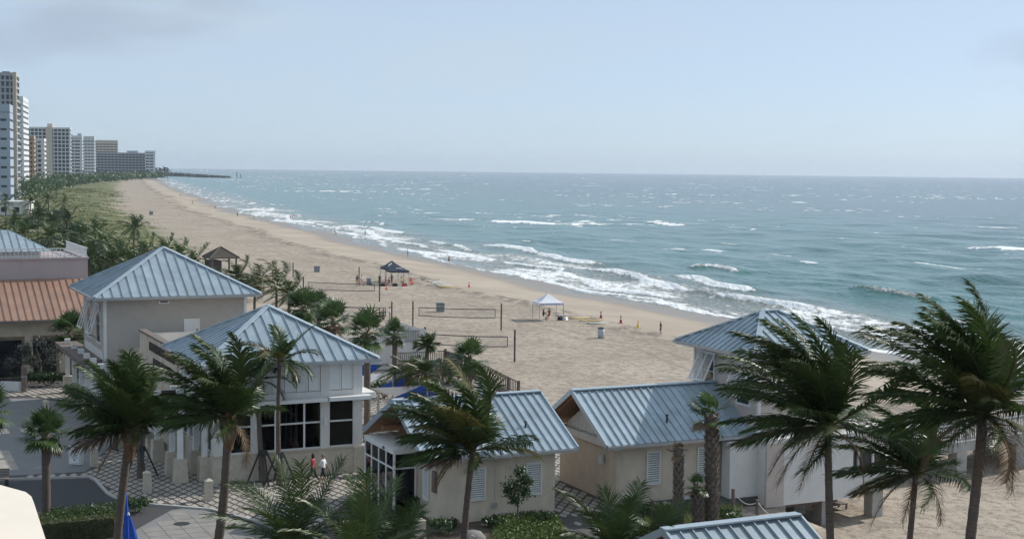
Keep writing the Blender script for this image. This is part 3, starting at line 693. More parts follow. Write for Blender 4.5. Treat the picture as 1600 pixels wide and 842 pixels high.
rp.part('canopy', MB().box(24.2, U1 + .35, V0 - .62, V0 - .005, 4.12, 4.32), 'white_paint')
rp.part('canopy', MB().box(U1 + .005, U1 + 1.0, V0 + .6, V0 + 4.5, 4.12, 4.3), 'white_paint')
for x in (24.15, 20.25): rp.part('wall_lamp', MB().box(x - .08, x + .08, V0 - .14, V0 - .002, 2.75, 3.15), 'white_paint')
for x, y, z in ((22.55, 75.6, 3.8), (23.4, 75.3, 3.75), (25.0, 75.2, 3.05), (25.1, 76.5, 3.75)):
    lp = MB(); lp.tube([(x, y, z - .06), (x, y, z + .0), (x, y, z + .06)], [.03, .065, .03], 8); l = rp.part('pendant_lamp', lp, 'lamp'); c_ = MB(); c_.tube([(x, y, z + .06), (x, y, 4.6)], .008, 4); rp.part('flex', c_, 'dark_metal', l)
# ---------------------------------------------------------------- upper pavilion
up_ = Bld('upper_pavilion', 'two-storey beige pavilion with blue pyramid roof and white propped shutters', 16.4, 98)
hip_roof(up_, 15.5, 26.85, 97.05, 107.6, 8.0, 11.0)
u0, u1, v0, v1 = 16.3, 26.05, 98.0, 106.8
up_.part('wall', MB().box(u0, u1, v0, v1, -.02, 7.9), 'siding_beige')
for bb in ((u0 - .02, u0 + .16, v0 - .025, v0 - .001), (u0 - .025, u0 - .001, v0, v0 + .2), (u1 - .16, u1 + .02, v0 - .025, v0 - .001)): up_.part('corner_board', MB().box(*bb, 0, 7.8), 'white_paint')
up_.part('frieze', MB().box(u0 + .17, u1 - .17, v0 - .02, v0 - .001, 7.6, 7.82), 'siding_beige')
bahama(up_, 's', 99.4, 101.0, 4.6, 7.35, u0); bahama(up_, 's', 103.2, 104.8, 4.6, 7.35, u0)
up_.part('lower_panel', MB().box(u0 - .05, u0 - .002, 98.6, 105.9, .6, 4.2), 'white_paint')
du0, dz1 = vp(287, 498, v0); du1, _ = vp(312, 498, v0)
dr = up_.part('door', MB().box(du0 + .1, du1 - .1, v0 - .04, v0 - .002, 4.5, dz1 - .1), 'white_paint')
up_.part('door_frame', MB().box(du0, du0 + .1, v0 - .07, v0 - .002, 4.5, dz1).box(du1 - .1, du1, v0 - .07, v0 - .002, 4.5, dz1).box(du0 + .1, du1 - .1, v0 - .07, v0 - .002, dz1 - .1, dz1), 'white_paint')
up_.part('handle', MB().box(du1 - .22, du1 - .16, v0 - .09, v0 - .041, 5.5, 5.62), 'dark_metal', dr)
wu0, wz1 = vp(248, 465, v0); wu1, wz0 = vp(264, 474, v0)
w = up_.part('vent_window', MB().box(wu0, wu1, v0 - .05, v0 - .002, wz0, wz0 + .08), 'white_paint')
for a in (wu0, wu1 - .08): up_.part('jamb', MB().box(a, a + .08, v0 - .05, v0 - .002, wz0 + .08, 7.6), 'white_paint', w)
up_.part('pane', MB().box(wu0 + .08, wu1 - .08, v0 - .02, v0 - .003, wz0 + .08, 7.59), 'window_dark', w)
# upper terrace and its stair wall between the two pavilions
tr = Bld('terrace_wall', 'beige stair wall with brown cap and dark lettering between the two pavilions', 18, 83.4, 'wall')
tr.part('terrace', MB().box(18.3, 26.0, 83.4, 97.95, -.02, 4.5), 'stucco')
tr.part('wall', MB().box(18.0, 18.28, 83.35, 94.3, -.02, 6.0), 'stucco')
tr.part('cap', MB().box(17.9, 18.38, 83.3, 94.4, 6.001, 6.14), 'grey_wood')
tr.part('parapet', MB().box(18.4, 26.0, 96.4, 96.6, 4.502, 5.6).box(25.8, 26.0, 83.5, 96.39, 4.502, 5.4), 'white_wall')
tr.part('rooftop_unit', MB().box(21.5, 23.4, 87, 88.6, 4.502, 5.7).box(21.6, 23.3, 87.1, 88.5, 5.7, 5.8), 'galv')
random.seed(3)
def sign_row(vv0, vv1, z0, z1):
    """raised dark capitals, worn and illegible at this distance"""
    v = vv1
    while v - .35 > vv0:
        wdt = random.choice((.34, .4, .46)); s = MB(); a, b_ = v - wdt, v; x0, x1 = 17.93, 17.999
        kind = random.randrange(4); st = .1
        s.box(x0, x1, b_ - st, b_, z0, z1)
        if kind != 1: s.box(x0, x1, a, a + st, z0, z1)
        for zz in ((z0, z1 - st) if kind in (0, 2) else ((z0 + z1) / 2 - st / 2,) if kind == 3 else (z0,)): s.box(x0 + .002, x1, a + st, b_ - st, zz, zz + st)
        if kind == 1: s.box(x0 + .002, x1, a, b_ - st, z1 - st, z1)
        tr.part('letter', s, 'dark_wood'); v = a - (.1 if random.random() > .2 else .4)
sign_row(83.6, 91.2, 5.15, 5.68); sign_row(84.2, 90.0, 4.25, 4.78)
# pergola: posts on stone plinths along the left side of the pavilions
pg = Bld('entrance_pergola', 'white-posted pergola on stone plinths with dark timber top along the pavilions', 16.4, 75.3, 'pergola')
pv_ = [75.45, 77.5, 81.4, 83.0, 86.5, 90., 94., 97., 99.7, 102.2, 105.2, 108.6]
beam_m = 'dark_wood'
for i, v in enumerate(pv_):
    for u in ((16.45, 17.75) if i < 4 else (15.4,)):
        pg.part('plinth', MB().box(u - .36, u + .36, v - .36, v + .36, -.02, 1.25, taper=.06), 'stone')
        pg.part('post', MB().box(u - .14, u + .14, v - .14, v + .14, 1.251, 3.35), 'white_paint')
        pg.part('post_cap', MB().box(u - .19, u + .19, v - .19, v + .19, 3.68, 4.02), 'white_paint')
    if i < 4: pg.part('cross_beam', MB().box(16.0, 18.0 - .02, v - .12, v + .12, 3.36, 3.66), beam_m)
pg.part('beam', MB().box(16.3, 16.6, 75.0, 83.6, 3.1, 3.35), beam_m); pg.part('beam', MB().box(17.6, 17.9, 75.0, 83.6, 3.1, 3.35), beam_m)
pg.part('timber_top', MB().box(14.7, 16.28, 98.6, 110, 3.36, 3.66), 'grey_wood')
pg.part('beam', MB().box(15.25, 15.55, 86, 98.59, 3.36, 3.64), beam_m)
for k in range(12): pg.part('rafter', MB().box(15.9, 17.98, 75.95 + k * .62, 76.05 + k * .62, 3.662, 3.8), beam_m)
# rear pergola beyond the upper pavilion
rpg = Bld('rear_pergola', 'grey timber pergola roof on white posts behind the upper pavilion', 28, 104, 'pergola')
rpg.part('timber_top', MB().box(26.9, 30.4, 102.8, 106.6, 5.6, 5.85), 'grey_wood')
for u in (27.6, 29.9):
    for v in (103.2, 106.2): rpg.part('post', MB().box(u - .15, u + .15, v - .15, v + .15, -.02, 5.6), 'white_paint'); rpg.part('post_cap', MB().box(u - .2, u + .2, v - .2, v + .2, 5.851, 6.15), 'white_paint')
# ---------------------------------------------------------------- gabled building with glazed entrance
ga = Bld('gabled_shop', 'small beige gabled building with blue metal roof and glazed entrance', 25.6, 61.3)
gable_roof(ga, 24.6, 32.6, 60.7, 69.2, 3.3, 5.45)
ga.part('wall', MB().box(25.6, 31.7, 61.3, 68.6, -.02, 3.22), 'stucco')
g = MB(); g.add([(31.4, 61.4, 3.221), (31.4, 68.5, 3.221), (31.4, 64.95, 4.98), (26.2, 61.4, 3.221), (26.2, 68.5, 3.221), (26.2, 64.95, 4.98)], [(0, 1, 2), (5, 4, 3), (0, 3, 4, 1), (1, 4, 5, 2), (2, 5, 3, 0)]); ga.part('gable_wall', g, 'wood')
ga.part('soffit_beam', MB().box(24.75, 25.5, 62.9, 63.1, 3.7, 3.9).box(24.75, 25.5, 66.8, 67.0, 3.7, 3.9).box(24.7, 26.2, 64.85, 65.05, 4.9, 5.1), 'wood')
for a, b_ in ((27.1, 27.95), (30.1, 30.95)): louvre(ga, None, 'f', a, b_, 1.05, 2.65, 61.3)
louvre(ga, None, 's', 62.6, 63.3, .9, 2.5, 25.6)
ga.part('meter_box', MB().box(25.47, 25.599, 61.65, 62.05, 1.5, 2.5), 'grey_wood'); ga.part('wall_vent', MB().box(28.3, 28.55, 61.2, 61.299, .62, .85), 'galv')
ga.part('control_joint', MB().box(28.42, 28.45, 61.29, 61.299, .9, 3.2), 'concrete')
# glazed porch on the left
gp = MB(); gx0, gx1, gy0, gy1 = 24.35, 25.58, 64.2, 68.4
for x, y in ((gx0, gy0), (gx0, gy0 + 1.05), (gx0, gy0 + 2.1), (gx0, gy0 + 3.15), (gx0, gy1 - .1), (gx1 - .12, gy0)): gp.box(x, x + .1, y, y + .1, 0, 2.95)
gp.box(gx0 - .02, gx1, gy0 - .02, gy1 + .02, 2.95, 3.2); gp.box(gx0 + .01, gx0 + .09, gy0 + .1, gy1 - .1, 2.2, 2.28); gp.box(gx0 + .1, gx1 - .12, gy0 + .01, gy0 + .09, 2.2, 2.28)
pw = ga.part('porch', gp, 'white_paint')
for k in range(4):
    y0 = gy0 + .1 + 1.05 * k; y1 = gy0 + 1.05 * (k + 1) if k < 3 else gy1 - .1
    for z0, z1 in ((0, 2.2), (2.28, 2.95)): ga.part('pane', MB().box(gx0 + .04, gx0 + .055, y0, y1, z0, z1), 'glass', pw)
for z0, z1 in ((0, 2.2), (2.28, 2.95)): ga.part('pane', MB().box(gx0 + .1, gx1 - .12, gy0 + .04, gy0 + .055, z0, z1), 'glass', pw)
ga.part('door_number', MB().box(gx0 - .03, gx0 - .021, gy0 + 1.2, gy0 + 1.5, 2.99, 3.13), 'dark_metal', pw)
ga.part('roof_vent', MB().tube([(30.6, 62.4, 4.1), (30.6, 62.4, 4.42)], .05, 8).tube([(30.6, 62.4, 4.42), (30.6, 62.4, 4.5)], [.1, .06], 8), 'dark_metal')
tag(MB().tube([tuple(B(31.6, 69.9, 0)), tuple(B(31.6, 69.9, 5.25))], .28, 14).tube([tuple(B(31.6, 69.9, 5.25)), tuple(B(31.6, 69.9, 5.36))], [.34, .30], 14).build('flue', 'galv'), 'galvanised flue pipe rising behind the gabled shop roof ridge', 'flue')
# dark fence between restaurant and shop
tag(MB().box(0, 2.6, -.05, .05, 0, 2.0).build('dark_gate', 'dark_metal'), 'dark solid gate between the restaurant and the gabled shop', 'gate')
o = bpy.data.objects['dark_gate']; o.location = tuple(B(26.5, 73.6, 0)); o.rotation_euler = (0, 0, ROTZ - .4)
# ---------------------------------------------------------------- second gabled building, tower and stilted annex
gb = Bld('gabled_restroom', 'beige gabled building with triangular louvred gable joined to the shuttered tower', 35.46, 61.8)
gable_roof(gb, 34.5, 43.38, 61.1, 68.7, 3.15, 5.4, end_r=False)
gb.part('wall', MB().box(35.46, 43.3, 61.8, 68.0, -.02, 3.1), 'stucco')
gb.part('tie_beam', MB().box(35.3, 35.62, 61.7, 68.1, 2.75, 3.12), 'white_wall')
g = MB(); g.add([(35.6, 62.1, 3.13), (35.6, 67.7, 3.13), (35.6, 64.9, 4.85), (42, 62.1, 3.13), (42, 67.7, 3.13), (42, 64.9, 4.85)], [(0, 2, 1), (3, 4, 5), (0, 1, 4, 3), (1, 2, 5, 4), (2, 0, 3, 5)]); gw = gb.part('gable_louvre', g, 'white_wall')
for k in range(6):
    y = 62.7 + k * .88; h = (2.8 - abs(y - 64.9)) * .614
    if h > .15: gb.part('louvre_post', MB().box(35.53, 35.598, y - .04, y + .04, 3.14, 3.1 + h), 'white_paint', gw)
sl = MB()
for k in range(16):
    z = 3.18 + k * .1; hwid = 2.75 - (z - 3.13) / .614 - .08
    if hwid > .1: sl.box(35.56, 35.6, 64.9 - hwid, 64.9 + hwid, z, z + .05)
tag(gb.part('gable_slats', sl, 'white_paint', gw), kind='stuff')
gb.part('rafter_brace', MB().bar((34.7, 61.35, 3.15), (34.7, 64.9, 5.2), .1, .2).bar((34.7, 68.45, 3.15), (34.7, 64.9, 5.2), .1, .2), 'wood')
for a, b_ in ((37.2, 38.0), (40.25, 41.0)): louvre(gb, None, 'f', a, b_, .85, 2.6, 61.8)
gb.part('wall_lamp', MB().tube([(35.30, 63.1, 1.9), (35.30, 63.1, 2.35)], .16, 10), 'white_wall')
gb.part('tap_box', MB().box(35.38, 35.459, 62.9, 63.05, .25, .4), 'dark_metal')
gb.part('base_ledge', MB().box(39.2, 43.3, 61.55, 61.79, -.6, .1), 'white_wall')
gb.part('roof_vent', MB().tube([(38.7, 62.3, 3.9), (38.7, 62.3, 4.25)], .05, 8).tube([(38.7, 62.3, 4.25), (38.7, 62.3, 4.32)], [.1, .05], 8), 'dark_metal')
gb.part('door', MB().box(33.2, 34.6, 69.6, 69.7, -.02, 2.7), 'grey_wood')
tw = Bld('lookout_tower', 'beige square tower with blue hip roof and white propped shutters by the beach', 43.4, 60.9)
hip_roof(tw, 42.6, 49.9, 60.1, 67.9, 7.4, 9.25, ridge=.5, w=.5)
tw.part('wall', MB().box(43.4, 49.1, 60.9, 67.15, -.5, 7.3), 'siding_tower')
for bb in ((43.37, 43.55, 60.87, 60.899), (43.37, 43.399, 60.9, 61.05), (43.37, 43.399, 67.0, 67.15)): tw.part('corner_board', MB().box(*bb, 0, 7.25), 'white_wall')
bahama(tw, 's', 65.0, 66.3, 4.9, 6.95, 43.4, .8); bahama(tw, 's', 61.6, 62.9, 4.5, 6.75, 43.4, .8)
an = Bld('stilted_annex', 'white clad annex standing on concrete stilts above the sand', 44, 60.5)
an.part('wall', MB().box(41.6, 43.36, 60.75, 61.5, -.1, 2.9).box(43.361, 48.9, 59.9, 60.88, -.45, 2.9), 'siding_white')
an.part('wall', MB().box(48.91, 52.6, 60.6, 66.5, -.4, .75), 'siding_white'); an.part('upper_wall', MB().box(48.91, 52.5, 60.7, 66.4, 2.0, 2.9), 'siding_white')
an.part('pane', MB().box(48.95, 52.4, 60.85, 60.87, .75, 2.0), 'window_dark')
for u in (48.93, 49.9, 50.9, 51.9, 52.42): an.part('mullion', MB().box(u, u + .1, 60.72, 60.84, .751, 1.999), 'white_paint')
an.part('roof', MB().box(43.3, 52.8, 59.7, 66.8, 2.901, 3.1), 'white_wall')
an.part('pilaster', MB().box(43.2, 44.3, 59.75, 59.899, -.45, 2.9), 'siding_tower')
for u, v in ((51.6, 61.4), (51.6, 65.5), (48.0, 63.6), (48, 61.2), (44.6, 60.8)): an.part('stilt', MB().box(u - .36, u + .36, v - .36, v + .36, -2.6, -.452 if u < 48.5 else -.402), 'concrete')
an.part('floor_beam', MB().box(43.6, 48.8, 61.0, 66.8, -.9, -.52), 'grey_wood')
# ---------------------------------------------------------------- pier ramp
pr = Bld('pier_ramp', 'concrete pier ramp with wooden railings running out towards the sea', 53, 67.3, 'pier', -2.2)
def pz(u): return .15 + (u - 60) * .04
ud = np.arange(52.8, 96, 3.2)
for a, b_ in zip(ud[:-1], ud[1:]):
    d = MB(); d.bar((a, 69.0, pz(a) - .1), (b_ - .02, 69.0, pz(b_) - .1), 3.6, .2); pr.part('deck_slab', d, 'concrete')
    for v in (67.1, 70.9): pr.part('edge_beam', MB().bar((a, v, pz(a) - .32), (b_ - .02, v, pz(b_) - .32), .25, .62), 'concrete')
    for v in (67.05, 70.95):
        pr.part('rail_post', MB().box(a - .08, a + .08, v - .22, v - .12, pz(a) - .55, pz(a) + 1.12), 'galv')
        pr.part('rail', MB().bar((a, v - .05, pz(a) + 1.1), (b_, v - .05, pz(b_) + 1.1), .16, .09), 'galv')
        pr.part('rail', MB().bar((a, v - .05, pz(a) + .14), (b_, v - .05, pz(b_) + .14), .1, .09), 'galv')
        k = MB()
        for x in np.arange(a + .1, b_, .15): k.box(x - .02, x + .02, v - .07, v - .03, pz(x) + .15, pz(x) + 1.07)
        tag(pr.part('pickets', k, 'grey_wood'), kind='stuff')
for u in (58.5, 63.2, 68.1, 74.5, 81, 88):
    for v in (67.4, 70.4): pr.part('pile', MB().box(u - .4, u + .4, v - .4, v + .4, -4.5, pz(u) - .62), 'concrete')
# ---------------------------------------------------------------- near roof at the bottom edge and cream ledge
nr = Bld('near_gabled_roof', 'blue metal gabled roof cut off by the bottom edge of the picture', 25, 38)
gable_roof(nr, 24.75, 30.2, 35.7, 44.1, 2.85, 4.9, w=.5)
nr.part('wall', MB().box(25.6, 29.4, 36.4, 43.4, -.02, 2.8), 'stucco')
led = MB().prism(gpoly([(-60, 747), (0, 757), (40, 768), (49, 775), (53, 785), (74, 850), (95, 930), (-60, 930)], 9.5), 8.9, 9.5); led.prism(gpoly([(-60, 760), (0, 770), (36, 782), (42, 790), (66, 860), (85, 930), (-60, 930)], 9.5), 3, 8.9)
tag(led.build('cream_ledge', 'cream'), 'sunlit cream roof ledge with rounded corner at the bottom corner of the picture', 'ledge')
# ---------------------------------------------------------------- building with orange roof
ob = Bld('arcade_building', 'long building with orange seamed roof, pink parapet and white roof railing', -30, 116)
def sl_pts(a0, a1): return [(a0, 115.6, 4.75), (a1, 115.6, 4.75), (a1, 121.9, 7.45), (a0, 121.9, 7.45)]
rf = ob.part('roof', MB().add(sl_pts(-40, 19.4) + [(x, y, z - .15) for x, y, z in sl_pts(-40, 19.4)], [(0, 1, 2, 3), (4, 7, 6, 5), (0, 4, 5, 1), (1, 5, 6, 2), (3, 2, 6, 7), (0, 3, 7, 4)]), 'orange_metal')
seam_slope(ob, rf, sl_pts(2, 19.4), (2, 115.6, 4.75), (19.4, 115.6, 4.75), .55, 'orange_metal')
ob.part('gutter', MB().bar((-40, 115.5, 4.65), (19.4, 115.5, 4.65), .2, .2), 'grey_wood', rf)
ob.part('parapet', MB().box(-40, 19.0, 122, 134, -.02, 9.05), 'pink_stucco'); ob.part('coping', MB().box(-40, 19.1, 121.9, 122.3, 9.051, 9.2).box(18.7, 19.1, 122.31, 134, 9.051, 9.2), 'pink_stucco')
ob.part('wall', MB().box(-40, 18.6, 116.6, 121.99, 3.4, 4.55).box(-40, 18.6, 117.6, 121.99, -.02, 3.4), 'stucco')
for k in range(9):
    u = -2 + k * 2.6; ob.part('column', MB().box(u - .3, u + .3, 116.6, 117.2, -.02, 3.399), 'stucco'); ob.part('arch_window', MB().box(u + .45, u + 2.15, 117.5, 117.599, .1, 3.0), 'window_blue' if 'window_blue' in M else 'window_dark')
rl = MB(); rl.box(-40, 19, 122.05, 122.12, 9.9, 9.98); rl.box(-40, 19, 122.05, 122.12, 9.3, 9.36); rl.box(18.92, 19, 122.13, 134, 9.9, 9.98)
ob.part('roof_rail', rl, 'white_paint')
pk = MB()
for u in np.arange(0, 19, .33): pk.box(u - .025, u + .025, 122.06, 122.11, 9.2, 9.9)
for v in np.arange(122.5, 134, .33): pk.box(18.93, 18.99, v - .025, v + .025, 9.2, 9.9)
tag(ob.part('balusters', pk, 'white_paint'), kind='stuff')
c = [(-8, 124, 9.6), (16.4, 124, 9.6), (16.4, 133, 9.6), (-8, 133, 9.6), (-4, 128.5, 11.2), (13.4, 128.5, 11.2)]
r2 = ob.part('upper_roof', MB().add(c, [(0, 1, 5, 4), (1, 2, 5), (2, 3, 4, 5), (3, 0, 4), (3, 2, 1, 0)]), 'roof_trim')
seam_slope(ob, r2, [c[0], c[1], c[5], c[4]], c[0], c[1], .6); seam_slope(ob, r2, [c[1], c[2], c[5]], c[1], c[2], .6)
ob.part('penthouse', MB().box(-7, 15.6, 124.8, 132.4, 9.05, 9.59), 'white_wall')
# low white house among the palms
lw = MB(); p = G(0, 322, 3.2); q = empty('low_white_house', (p[0] - 6, p[1] + 8, .0), R(12), 'low flat white house among the palms beside the far dune', 'building')
MB().box(-14, 13, -6, 6, -1, 4.2).build('wall', 'white_wall', q); MB().box(-14.5, 13.5, -6.5, 6.5, 4.21, 4.75).build('roof', 'white_paint', q)
for x in (-9, -2, 5, 9): MB().box(x - .9, x + .9, -6.06, -6.0, 1.2, 2.8).build('window', 'window_dark', q)
# ================================================================ FAR CONDOMINIUM BLOCKS
for k, c_ in {'c_white': (.62, .64, .66), 'c_tan': (.56, .49, .42), 'c_grey': (.36, .39, .43), 'c_brown': (.40, .29, .23), 'c_blue': (.34, .40, .48)}.items(): defm(k, c_, .8, .05, .05)
defm('c_glass', (.05, .065, .085), .25, .25, .3, spec=.6); defm('c_redroof', (.30, .12, .08), .8, .1, .1)
def condo(label, x0, x1, ytop, depth, side, floors, bays, slab, core='c_glass', pier=None, piers=(), rot=R(15), pent=(), roof=None, base=285, band=.42, ledge=.9):
    a = W(x0, 262, depth); b_ = W(x1, 262, depth); wd = b_[0] - a[0]; H = W((x0 + x1) / 2, ytop, depth)[2]
    o = empty('condo_block', ((a[0] + b_[0]) / 2, depth, -1), rot, label, 'building', 'condominium blocks along the far beach'); D = side
    MB().box(-wd / 2, wd / 2, 0, D, 0, H).build('core', core, o)
    fh = H / floors
    for i in range(floors + 1):
        z = min(i * fh, H - fh * band * .5); t = fh * band
        MB().box(-wd / 2 - .4, wd / 2 + ledge, -ledge, D + .3, z, z + t + (.6 if i == floors else 0)).build('floor_slab', slab, o)
    for i in range(bays + 1):
        x = -wd / 2 + wd * i / bays; w2 = .35
        MB().box(x - w2, x + w2, -ledge * .7, -.01, .3, H).build('fin', slab, o)
    nb = max(2, int(D / 9))
    for i in range(nb + 1): MB().box(wd / 2 + .01, wd / 2 + ledge * .7, D * i / nb - .4, D * i / nb + .4, .3, H).build('fin', slab, o)
    for (pa, pb, pd, pm) in piers:
        qa = W(pa, 262, depth)[0] - (a[0] + b_[0]) / 2; qb = W(pb, 262, depth)[0] - (a[0] + b_[0]) / 2
        MB().box(qa, qb, -ledge - pd, .0, 0, H + 1.2).build('pier', pm, o)
    for (pa, pb, pt, pm) in pent:
        qa = W(pa, 262, depth)[0] - (a[0] + b_[0]) / 2; qb = W(pb, 262, depth)[0] - (a[0] + b_[0]) / 2
        MB().box(qa, qb, D * .2, D * .75, H, W(pa, pt, depth)[2]).build('penthouse', pm, o)
    return o
condo('tallest tower at the picture edge, dark glass front with tan corner pier', -60, 22, 113, 620, 18, 20, 12, 'c_grey', piers=((19.5, 22, .8, 'c_tan'), (22.4, 25.4, 1.2, 'c_tan')), pent=((3, 14, 107, 'c_glass'),), band=.28)
condo('grey-white slab rising just behind the tallest tower', 22, 34.5, 152, 760, 40, 18, 3, 'c_white', band=.6)
condo('pale blue low block in front of the tallest tower', -60, 10.5, 166, 520, 14, 11, 6, 'c_blue', band=.75)
condo('brown block with red tiled roof and small balconies', 38.5, 51, 213, 900, 16, 12, 3, 'c_brown', band=.5, pent=((39, 50, 211, 'c_redroof'),))
condo('narrow white block with stacked round balconies beside the brown block', 52.5, 65, 217, 930, 20, 11, 2, 'c_white', band=.45, ledge=1.8)
condo('wide dark-glazed block with a tan lift shaft through its front', 38, 107, 199, 1150, 20, 15, 12, 'c_white', piers=((72, 82, 1.5, 'c_tan'),), pent=((74, 82, 191, 'c_tan'),), band=.25)
condo('white block with bold horizontal balcony stripes', 107.5, 125.5, 213, 1450, 25, 14, 2, 'c_white', band=.55, pent=((111, 115, 209, 'c_white'), (121, 127, 207, 'c_grey')), ledge=2)
condo('pale bluish block between the striped block and the distant slab', 127.5, 146.5, 214, 1700, 35, 14, 4, 'c_white', band=.62)
condo('distant tan slab rising behind the long low block', 150, 183, 220, 2300, 30, 14, 6, 'c_tan', band=.55)
condo('long low blue-grey block nearest the jetty', 153, 227, 239, 2150, 40, 9, 14, 'c_grey', band=.35, pent=((198, 215, 234.5, 'c_grey'), (158, 165, 237, 'c_grey')), ledge=2.5)
condo('short white end block nearest the jetty palms', 227.5, 240, 236.5, 2120, 30, 9, 2, 'c_white', band=.5, ledge=2.5)
# jetty: heaped rocks
jr = random.Random(8); pts = [G(x, y, -2.2) for x, y in ((205, 274.5), (240, 274), (280, 275), (320, 276.5), (357, 277.3))]
jo = empty('rock_jetty', pts[0], 0, 'long low dark rock jetty reaching into the sea below the far palms', 'jetty'); mb = MB()
for i in range(len(pts) - 1):
    for k in range(60):
        t_ = k / 60; p = pts[i] * (1 - t_) + pts[i + 1] * t_ - pts[0]; tt = (i + t_) / 4; s = jr.uniform(3, 6) * (1 - .45 * tt); hz = (9 * (1 - tt) + 3.0)
        for j in range(2):
            c_ = p + np.array([jr.uniform(-4, 4), jr.uniform(-22, 22), 0]); z = jr.uniform(.25, 1) * hz
            mb.add([(c_[0] + s * math.cos(a) * jr.uniform(.7, 1.2), c_[1] + s * math.sin(a) * jr.uniform(.7, 1.2), zz) for zz, aa in ((-3, 0), (z * .7, .4)) for a in (aa, aa + 1.57, aa + 3.14, aa + 4.71)] + [(c_[0], c_[1], z)],
                   [(0, 1, 5, 4), (1, 2, 6, 5), (2, 3, 7, 6), (3, 0, 4, 7), (4, 5, 8), (5, 6, 8), (6, 7, 8), (7, 4, 8)])
tag(mb.build('rocks', 'rock', jo), kind='stuff')
for px_ in (370, 376, 395):
    p = G(px_, 277.5, SEA_Z); 
    if px_ < 390: tag(MB().tube([(p[0], p[1], SEA_Z - 1), (p[0], p[1], 7 if px_ == 370 else 4)], .8, 6).build('channel_marker', 'dark_metal'), ('taller' if px_ == 370 else 'shorter') + ' thin dark channel marker post beyond the jetty tip', 'marker')
# ================================================================ PALMS AND PLANTS
WIND = Vector((-.93, -.30, .12))
def frond_into(mb, rng, base, azm, el, Lf, bias=0.0, wind=.3, droop=.22, nl=46, lw=.05, ll=.75, mi=0, steps=11, hang=.35):
    d = Vector((math.cos(el) * math.sin(azm), math.cos(el) * math.cos(azm), math.sin(el))); d = (d + WIND * bias).normalized(); p = Vector(base); pts = [p.copy()]; ds = [d.copy()]
    st = Lf / steps
    for i in range(steps):
        t = (i + 1) / steps; d = (d + Vector((0, 0, -droop * (.35 + t))) * .55 + WIND * (wind * .5 * (.3 + t))).normalized(); p = p + d * st; pts.append(p.copy()); ds.append(d.copy())
    mb.tube(pts, [.045 * (1 - .88 * i / steps) * (Lf / 3.4) + .004 for i in range(steps + 1)], 4, False, mi + 1)
    tw = rng.uniform(-.5, .5)
    for sgn in (-1, 1):
        for k in range(nl):
            t = .12 + .88 * (k + rng.uniform(0, .7)) / nl; x = t * steps; i = min(int(x), steps - 1); f = x - i
            q = pts[i].lerp(pts[i + 1], f); dd = ds[i].lerp(ds[i + 1], f).normalized()
            side = dd.cross(Vector((0, 0, 1)));
            if side.length < .05: side = Vector((1, 0, 0))
            side.normalize(); upv = side.cross(dd); side = (side * math.cos(tw * t) + upv * math.sin(tw * t)) * sgn
            l = ll * (math.sin(math.pi * (.17 + .70 * t)) ** .8) * rng.uniform(.8, 1.12)
            v = (side * (.85 - .35 * t) + dd * (.45 + .45 * t) + upv * .16 + WIND * wind * .75 + Vector((rng.gauss(0, .07), rng.gauss(0, .07), rng.gauss(0, .07)))).normalized()
            m1 = q + v * (l * .5) + Vector((0, 0, -hang * l * .10)); v2 = (v + Vector((0, 0, -hang * rng.uniform(.7, 1.5))) + WIND * wind * .5).normalized(); tip = m1 + v2 * (l * .5)
            wv = dd * (lw * .5); w2 = (dd * .8 + Vector((0, 0, .35))) * (lw * .42)
            mb.add([q - wv, q + wv, m1 + w2, m1 - w2, tip], [(0, 1, 2, 3), (3, 2, 4)], mi)
